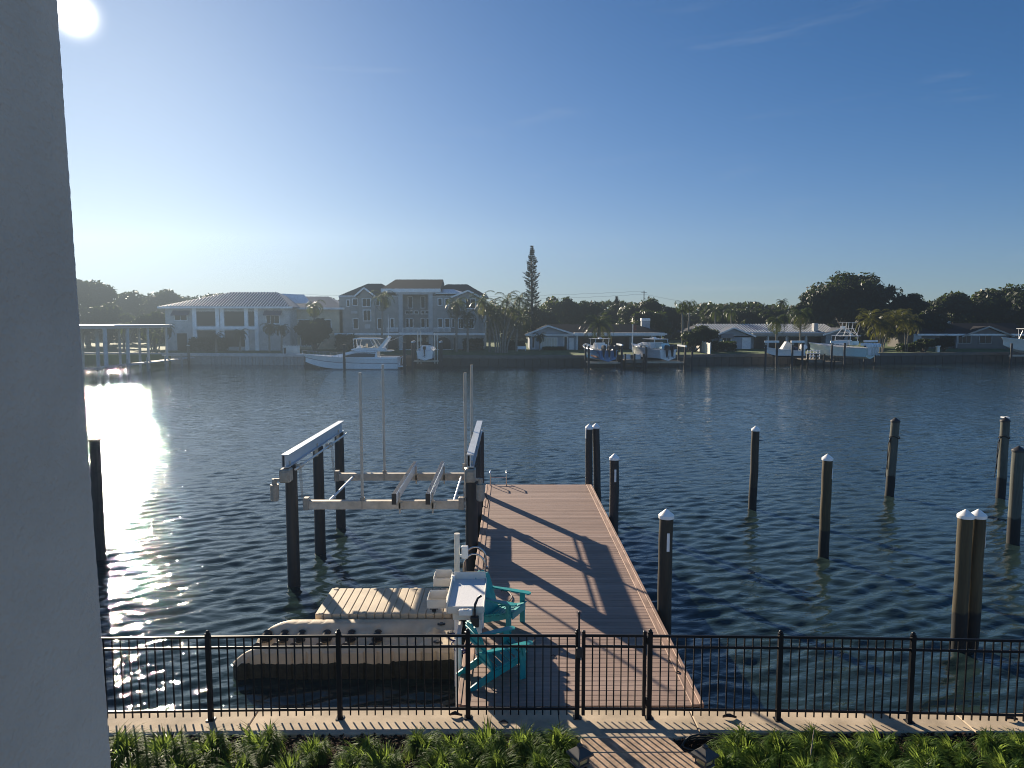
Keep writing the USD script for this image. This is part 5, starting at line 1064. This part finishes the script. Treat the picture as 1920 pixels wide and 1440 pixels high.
# lifts on the far bank
def lift(label, posts, ztop, beams=(), cradle=None, r=.16, cap='bright_aluminium'):
    c = np.mean([q[:2] for q in posts], 0); t = Thing('boat_lift', label, 'boat lift', (*c, 0))
    for x, y in [q[:2] for q in posts]: t.add('piling', MB().tube([(x, y, -1), (x, y, ztop)], [r * 1.05, r], 10), 'black_wrap', smooth=40)
    for p0, p1 in beams: t.add('top_beam', MB().beam(p0, p1, .24, .24), cap)
    if cradle: 
        for c_ in cradle: t.add('cradle_beam', MB().beam(*c_, .2, .2), 'old_aluminium')
    return t
def slip(px0, px1, Yf, Yb, ztop, label, zc, along_y=True):
    a, b = Wx(px0, Yf), Wx(px1, Yf); ps = [(x, y) for x in (a, b) for y in (Yf, Yb)]
    return lift(label, ps, ztop, [((x, Yf - .4, ztop + .12), (x, Yb + .4, ztop + .12)) for x in (a, b)], [((a, y, zc), (b, y, zc)) for y in (Yf + .6, Yb - .6)])
# small boat on lift behind the yacht
slip(773, 825, 101.5, 104.0, 3.6, 'boat lift holding a small white boat behind the yacht stern', .95)
b = Boat('small_boat', 'small white boat stern-on with one dark outboard, raised on its lift', 'boat', (Wx(797, 101.6), 101.0, 1.1), 90); b.zmap = (1.9, .45); b.hull(6.0, 2.5, 1.35); b.outboard(0, -.3, 1.5)
b.add('console', MB().hull([(x, s * y, z) for x, y, z in ((1.8, .75, 1.3), (3.0, .7, 1.4), (1.9, .65, 2.35), (2.6, .6, 2.35)) for s in (-1, 1)]), 'gelcoat'); b.add('windscreen', MB().hull([(x, s * .6, z) for x, z in ((2.55, 2.3), (2.7, 2.3), (2.35, 2.75), (2.4, 2.75)) for s in (-1, 1)]), 'boat_glass'); b.add('stern_rail', MB().tube([(.1, -1.0, 1.35), (.1, -1.0, 2.0), (.1, 1.0, 2.0), (.1, 1.0, 1.35)], .03, 6), 'steel')
for px, wh in ((783.5, 'first from the yacht'), (789, 'second from the yacht'), (815, 'third from the yacht'), (820, 'farthest from the yacht')): Thing('guide_pole', 'white guide pole of the small lifted boat, ' + wh, 'pole', (Wx(px, 102.5), 102.5, 0), group='guide poles beside the small lifted boat').add('pole', MB().tube([(Wx(px, 102.5), 102.5, .5), (Wx(px, 102.5), 102.5, 5.3 if px < 800 else 5.0)], .06, 8), 'cream_plastic')
# blue sided boat with three black outboards
slip(1104, 1166, 100.5, 104.5, 3.2, 'boat lift under the blue sided boat with three outboards', .75)
b = Boat('centre_console_boat', 'blue sided boat raised on its lift with three black outboards', 'boat', (Wx(1139, 100.5), 99.6, 1.0), 104); b.zmap = (2.3, .5); b.hull(9.6, 2.9, 1.6, side='gelcoat_blue', bottom='gelcoat', rise=.35)
for y in (-.85, 0, .85): b.outboard(y, -.4, 1.55, sc=1.15)
b.add('console', MB().hull([(x, s * y, z) for x, y, z in ((2.9, .75, 1.7), (4.6, .7, 1.8), (3.0, .7, 2.9), (4.1, .6, 2.95)) for s in (-1, 1)]), 'gelcoat'); b.add('windscreen', MB().hull([(x, s * .65, z) for x, z in ((4.0, 2.8), (4.2, 2.8), (3.7, 3.7), (3.8, 3.7)) for s in (-1, 1)]), 'boat_glass')
b.add('seat', MB().box(2.1, 2.5, -.7, .7, 1.7, 2.5, .06), 'gelcoat'); b.add('hardtop', MB().box(2.0, 4.8, -1.15, 1.15, 3.98, 4.08, .04), 'gelcoat')
b.add('hardtop_frame', MB().tube([(2.3, -1, 4.0), (2.5, -.95, 1.7)], .04, 6).tube([(2.3, 1, 4.0), (2.5, .95, 1.7)], .04, 6).tube([(4.4, -1, 4.0), (4.6, -.9, 1.8)], .04, 6).tube([(4.4, 1, 4.0), (4.6, .9, 1.8)], .04, 6), 'gelcoat'); b.add('radar_dome', MB().lathe([(.001, .32), (.22, .26), (.3, .12), (.3, 0), (.001, 0)], (3.2, 0, 4.09), 14), 'gelcoat', smooth=50)
b.add('graphic', MB().beam((.3, 1.38, .62), (3.2, 1.40, .78), .05, .22), 'brick_red')
# express cruiser with two outboards
slip(1212, 1285, 101.5, 105.5, 3.0, 'boat lift under the white cabin cruiser', .75)
b = Boat('cabin_cruiser', 'white cabin cruiser stern-on beside the white fence, raised on its lift', 'boat', (Wx(1251, 101.5), 100.8, 1.05), 112); b.zmap = (2.2, .55); b.hull(9.4, 3.0, 1.6, bottom='antifoul', rise=.35)
for y in (-.45, .45): b.outboard(y, -.35, 1.5, sc=1.1)
b.add('cabin', MB().hull([(x, s * y, z) for x, y, z in ((2.6, 1.2, 1.7), (7.2, .6, 2.2), (6.0, 1.1, 2.1), (3.0, 1.1, 2.9), (5.0, 1.0, 2.9)) for s in (-1, 1)]), 'gelcoat', smooth=25); b.add('windscreen', MB().hull([(x, s * y, z) for x, y, z in ((3.0, 1.12, 2.9), (5.2, 1.0, 2.9), (3.0, 1.05, 3.65), (4.5, .9, 3.65)) for s in (-1, 1)]), 'boat_glass')
b.add('hardtop', MB().box(1.7, 4.9, -1.2, 1.2, 3.66, 3.8, .05), 'gelcoat'); b.add('radar_dome', MB().box(3.0, 3.9, -.5, .5, 3.81, 3.98, .05).lathe([(.001, .3), (.22, .25), (.28, .1), (.28, 0), (.001, 0)], (3.5, 0, 3.98), 14), 'gelcoat', smooth=50)
b.add('hardtop_frame', MB().tube([(1.9, -1.1, 3.7), (1.5, -1.2, 1.7)], .05, 6).tube([(1.9, 1.1, 3.7), (1.5, 1.2, 1.7)], .05, 6), 'gelcoat'); b.add('transom_cover', MB().hull([(x, s * y, z) for x, y, z in ((.2, .9, 1.7), (2.4, .8, 1.75), (.9, .6, 2.7), (2.2, .6, 2.75)) for s in (-1, 1)]), 'gelcoat_aqua')
# dock between the two lifts
def plank_dock(px0, px1, Yf, Yb, z, label, name='far_dock', posts=4):
    a, b = Wx(px0, Yf), Wx(px1, Yf); t = Thing(name, label, 'dock', ((a + b) / 2, Yf, z)); n = max(4, int((b - a) / .6))
    for k in range(n): x0, x1 = a + (b - a) * k / n, a + (b - a) * (k + 1) / n; t.add('plank', MB().box(x0 + .02, x1 - .02, Yf, Yb, z - .08, z), 'wood_grey')
    t.add('edge_beam', MB().box(a, b, Yf - .12, Yf - .01, z - .42, z + .02), 'wood_grey'); t.add('lower_beam', MB().box(a, b, Yf - .1, Yf + .05, .15, .45), 'dark_timber')
    for k in range(posts + 1): x = a + (b - a) * k / posts; t.add('post', MB().tube([(x, Yf - .28, -1), (x, Yf - .28, z + .9)], .14, 8), 'piling_dark', smooth=40)
    return t
plank_dock(1172, 1207, 101.2, 106.5, 1.15, 'low dark dock between the blue boat and the cabin cruiser', posts=2)
for px, w, lab in ((1195, 14, 'white dock box with arched front on the low dark dock'), (1176, 12, 'white dock box beside the three black outboards')):
    t = Thing('dock_box', lab, 'box', (Wx(px, 103), 103, 1.15)); x = Wx(px, 103); t.add('box_body', MB().box(x - .5, x + .5, 103, 103.6, 1.15, 1.72, .03), 'gelcoat'); t.add('box_lid', MB().box(x - .54, x + .54, 102.96, 103.64, 1.725, 1.86, .04), 'gelcoat')
piling(Wx(1298, 101), 101, 2.6, .16, 'black_wrap', 'cap_black', 'dark piling right of the cabin cruiser', flat=True, cone=.03)
# skiff on lift, sport boat with tower, their docks
def gantry(px0, px1, Y, z, label):
    a, b = Wx(px0, Y), Wx(px1, Y); t = Thing('lift_gantry', label, 'boat lift', ((a + b) / 2, Y, 0))
    for x in (a, b): t.add('piling', MB().tube([(x, Y, -1), (x, Y, z)], .15, 10), 'black_wrap', smooth=40)
    t.add('top_beam', MB().box(a - .25, b + .25, Y - .12, Y + .12, z, z + .3), 'trim_white'); t.add('gear_box', MB().box(a - .2, a + .15, Y - .2, Y - .13, z - .35, z, .03), 'motor_grey')
gantry(1436, 1457, 103.5, 3.55, 'white topped lift frame left of the small skiff'); gantry(1486, 1505, 103.5, 3.55, 'white topped lift frame over the outboards of the small skiff'); gantry(1560, 1584, 104.0, 3.5, 'white topped lift frame in front of the sport boat'); gantry(1622, 1642, 108.5, 3.5, 'white topped lift frame behind the four white outboards')
b = Boat('small_skiff', 'small pale skiff with covered console and two outboards in its lift', 'boat', (Wx(1500, 106), 105.6, 1.35), 176); b.hull(5.2, 2.2, 1.0); b.outboard(-.4, -.3, 1.15, m='gelcoat'); b.outboard(.4, -.3, 1.15, m='gelcoat')
b.add('console_cover', MB().hull([(x, s * y, z) for x, y, z in ((1.3, .7, 1.0), (3.0, .7, 1.1), (1.4, .6, 1.7), (2.3, .5, 2.3), (2.0, .5, 2.3)) for s in (-1, 1)]), 'gelcoat_cream'); b.add('seat', MB().box(.6, 1.1, -.6, .6, .95, 1.5, .05), 'canvas_navy')
plank_dock(1514, 1545, 104.5, 111, 1.0, 'low grey dock between the skiff and the sport boat', posts=2); plank_dock(1545, 1583, 105, 107, .7, 'lower step dock under the sport boat bow', posts=2)
t = Thing('kayak_rack', 'white slatted rack holding gear on the low grey dock', 'rack', (Wx(1527, 107), 107, 1.0)); x0, x1 = Wx(1514, 107), Wx(1537, 107)
for z in (1.35, 1.75, 2.15): t.add('rail', MB().box(x0, x1, 107, 107.08, z, z + .16), 'trim_white')
for k in range(5): x = x0 + (x1 - x0) * k / 4; t.add('post', MB().box(x - .06, x + .06, 106.9, 106.99, 1.0, 2.35), 'trim_white')
b = Boat('sport_boat', 'pale aqua sport fishing boat with white tower and four white outboards', 'boat', (Wx(1630, 104), 103.6, 1.15), 127); b.zmap = (2.1, .60); b.hull(9.4, 3.2, 1.6, side='gelcoat_aqua', bottom='gelcoat', rise=.4)
for y in (-1.15, -.38, .38, 1.15): b.outboard(y, -.4, 1.65, m='gelcoat', sc=1.15)
b.add('console', MB().hull([(x, s * y, z) for x, y, z in ((3.2, .95, 2.0), (5.4, .8, 2.1), (3.3, .9, 3.1), (4.8, .75, 3.2)) for s in (-1, 1)]), 'gelcoat'); b.add('seat', MB().box(2.2, 2.7, -.95, .95, 1.95, 2.9, .08), 'gelcoat_aqua'); b.add('transom_box', MB().box(.3, 1.0, -1.1, 1.1, 1.95, 2.5, .06), 'gelcoat')
b.add('windscreen', MB().hull([(x, s * y, z) for x, y, z in ((4.6, .8, 3.1), (4.9, .75, 3.1), (4.2, .8, 4.0), (4.3, .75, 4.0)) for s in (-1, 1)]), 'boat_glass'); b.add('hardtop', MB().box(2.1, 5.3, -1.3, 1.3, 4.1, 4.24, .05), 'gelcoat')
tw = MB()
for s in (-1, 1):
    tw.tube([(2.6, s * 1.15, 1.95), (2.5, s * 1.1, 4.1)], .05, 6).tube([(4.9, s * 1.0, 2.05), (4.8, s * 1.1, 4.1)], .05, 6).tube([(2.5, s * 1.1, 4.2), (3.1, s * .6, 6.0)], .045, 6).tube([(4.7, s * 1.1, 4.2), (4.1, s * .6, 6.0)], .045, 6).tube([(3.1, s * .6, 6.0), (3.1, s * .6, 7.5)], .04, 6).tube([(4.1, s * .6, 6.0), (4.1, s * .6, 7.5)], .04, 6)
    tw.tube([(2.8, s * .85, 5.1), (4.4, s * .85, 5.1)], .035, 6).tube([(2.5, s * 1.1, 4.2), (4.1, s * .6, 6.0)], .03, 6)
b.add('tower_frame', tw, 'gelcoat'); b.add('tower_platform', MB().box(2.9, 4.4, -.8, .8, 5.95, 6.05, .03).box(4.2, 4.4, -.6, .6, 6.06, 6.6, .04), 'gelcoat'); b.add('tower_top', MB().box(2.7, 4.5, -.9, .9, 7.5, 7.6, .04), 'gelcoat')
b.add('antenna', MB().tube([(2.6, 1.0, 4.2), (2.3, 1.1, 7.0)], .02, 5).tube([(2.6, -1.0, 4.2), (2.3, -1.1, 7.0)], .02, 5), 'gelcoat')
# boat at the right edge
b = Boat('centre_console_boat', 'cream boat on a lift at the photo edge, only its bow visible', 'boat', (Wx(1995, 110), 110.5, 1.7), 178); b.hull(9.0, 2.8, 1.75, side='gelcoat_cream', bottom='gelcoat_cream', rise=.4)
b.add('console', MB().hull([(x, s * y, z) for x, y, z in ((3.0, .7, 1.8), (5.6, .65, 1.9), (3.2, .65, 3.0), (4.9, .6, 3.0)) for s in (-1, 1)]), 'gelcoat'); b.add('hardtop', MB().box(3.0, 6.4, -1.1, 1.1, 3.75, 3.85, .04), 'gelcoat'); b.add('hardtop_frame', MB().tube([(6.1, -1, 3.8), (6.0, -1, 2.0)], .04, 6).tube([(6.1, 1, 3.8), (6.0, 1, 2.0)], .04, 6).tube([(5.9, -1, 2.2), (5.4, -1, 3.5)], .04, 6), 'gelcoat')
b.add('deck_boards', MB().box(1.5, 7.0, -1.3, -1.22, .6, .7), 'gelcoat')
lift('boat lift frame under the cream boat at the photo edge', [(Wx(1897, 108.5), 108.5), (Wx(1897, 113), 113), (Wx(1960, 108.5), 108.5)], 3.3, [], [((Wx(1893, 110), 110, 1.3), (Wx(2000, 110), 110, 1.3)), ((Wx(1893, 111.5), 111.5, 1.3), (Wx(2000, 111.5), 111.5, 1.3))])
# pilings by the yacht
piling(Wx(645, 98.2), 98.2, 3.4, .17, 'black_wrap', 'cap_black', 'dark piling standing in front of the yacht cabin', flat=True, cone=.03)
piling(Wx(758, 98.6), 98.6, 3.7, .19, 'black_wrap', 'cap_black', 'dark piling at the stern of the yacht', flat=True, cone=.03)
piling(Wx(534, 109), 109, 2.6, .17, 'black_wrap', 'cap_black', 'dark piling ahead of the yacht bow', flat=True, cone=.03)
piling(Wx(353, 107.5), 107.5, 3.0, .17, 'piling_grey', 'cap_white', 'pale piling at the shore end of the covered dock', flat=True, cone=.03)
# covered dock on the left
t = Thing('covered_dock', 'pale covered dock with flat bright roof and slender posts beside the column', 'dock', (-57, 98, 0))
t.add('roof', MB().box(-68, -50, 89, 106.5, 6.05, 6.2, .03), 'roof_metal_pale'); t.add('roof_beam', MB().box(-68, -50.3, 89.3, 89.6, 5.75, 6.045).box(-50.9, -50.3, 89.61, 106.2, 5.75, 6.045).box(-60, -59.6, 89.61, 106.2, 5.75, 6.045), 'wall_white')
for x in (-50.6, -54.6, -59.8):
    for y in (89.6, 94.8, 100.2, 105.6): t.add('post', MB().tube([(x, y, -1), (x, y, 5.74)], .24 if y < 95 else .18, 10), 'wall_white', smooth=40)
for y in np.arange(87.5, 110, .9): t.add('plank', MB().box(-50.1, -48.4, y + .03, y + .87, 1.02, 1.14), 'wall_white')
for k in range(8): t.add('plank', MB().box(-62 + 1.5 * k, -60.6 + 1.5 * k, 88.2, 89.1, .82, .94), 'wall_white')
t.add('catwalk_beam', MB().box(-50.2, -48.3, 87.5, 87.6, .8, 1.01).box(-62, -50.2, 88.1, 88.19, .6, .95), 'wall_grey')
for y in (90, 95, 100, 105): t.add('walkway_post', MB().tube([(-48.2, y, -1), (-48.2, y, 1.9)], .13, 8), 'wall_grey', smooth=40)
# small garden things
t = Thing('bench', 'white garden bench on the shaded lawn by the chimney house', 'bench', (Wx(978, 120), 120, GZ)); x = Wx(978, 120)
t.add('seat', MB().box(x - .8, x + .8, 120, 120.45, GZ + .4, GZ + .46), 'trim_white'); t.add('backrest', MB().box(x - .8, x + .8, 120.45, 120.5, GZ + .46, GZ + .9), 'trim_white')
for s in (-.7, .7): t.add('leg', MB().box(x + s - .05, x + s + .05, 120.05, 120.4, GZ, GZ + .4), 'trim_white')
t = Thing('flagpole', 'thin white pole on the lawn before the chimney house', 'pole', (Wx(1186, 112), 112, GZ)); x = Wx(1186, 112); t.add('pole', MB().tube([(x, 112, GZ), (x, 112, Wz(608, 112))], .06, 8), 'trim_white'); t.add('flag', MB().box(x + .07, x + .55, 111.98, 112.02, Wz(610, 112) - .8, Wz(610, 112)), 'brick_red')

# ------------------------------------------------------------ air
_mats['haze'] = usdkit.material(stage, '/World/Looks/haze', {'v': ('principled_volume', {'color': (0.62, 0.80, 1.0), 'density': HAZE, 'anisotropy': 0.66})}, [], volume='v.volume')
single('haze', MB().box(-420, 420, -30, 460, -4, 60), 'haze', 'thin morning haze over the canal', 'haze', kind='stuff')
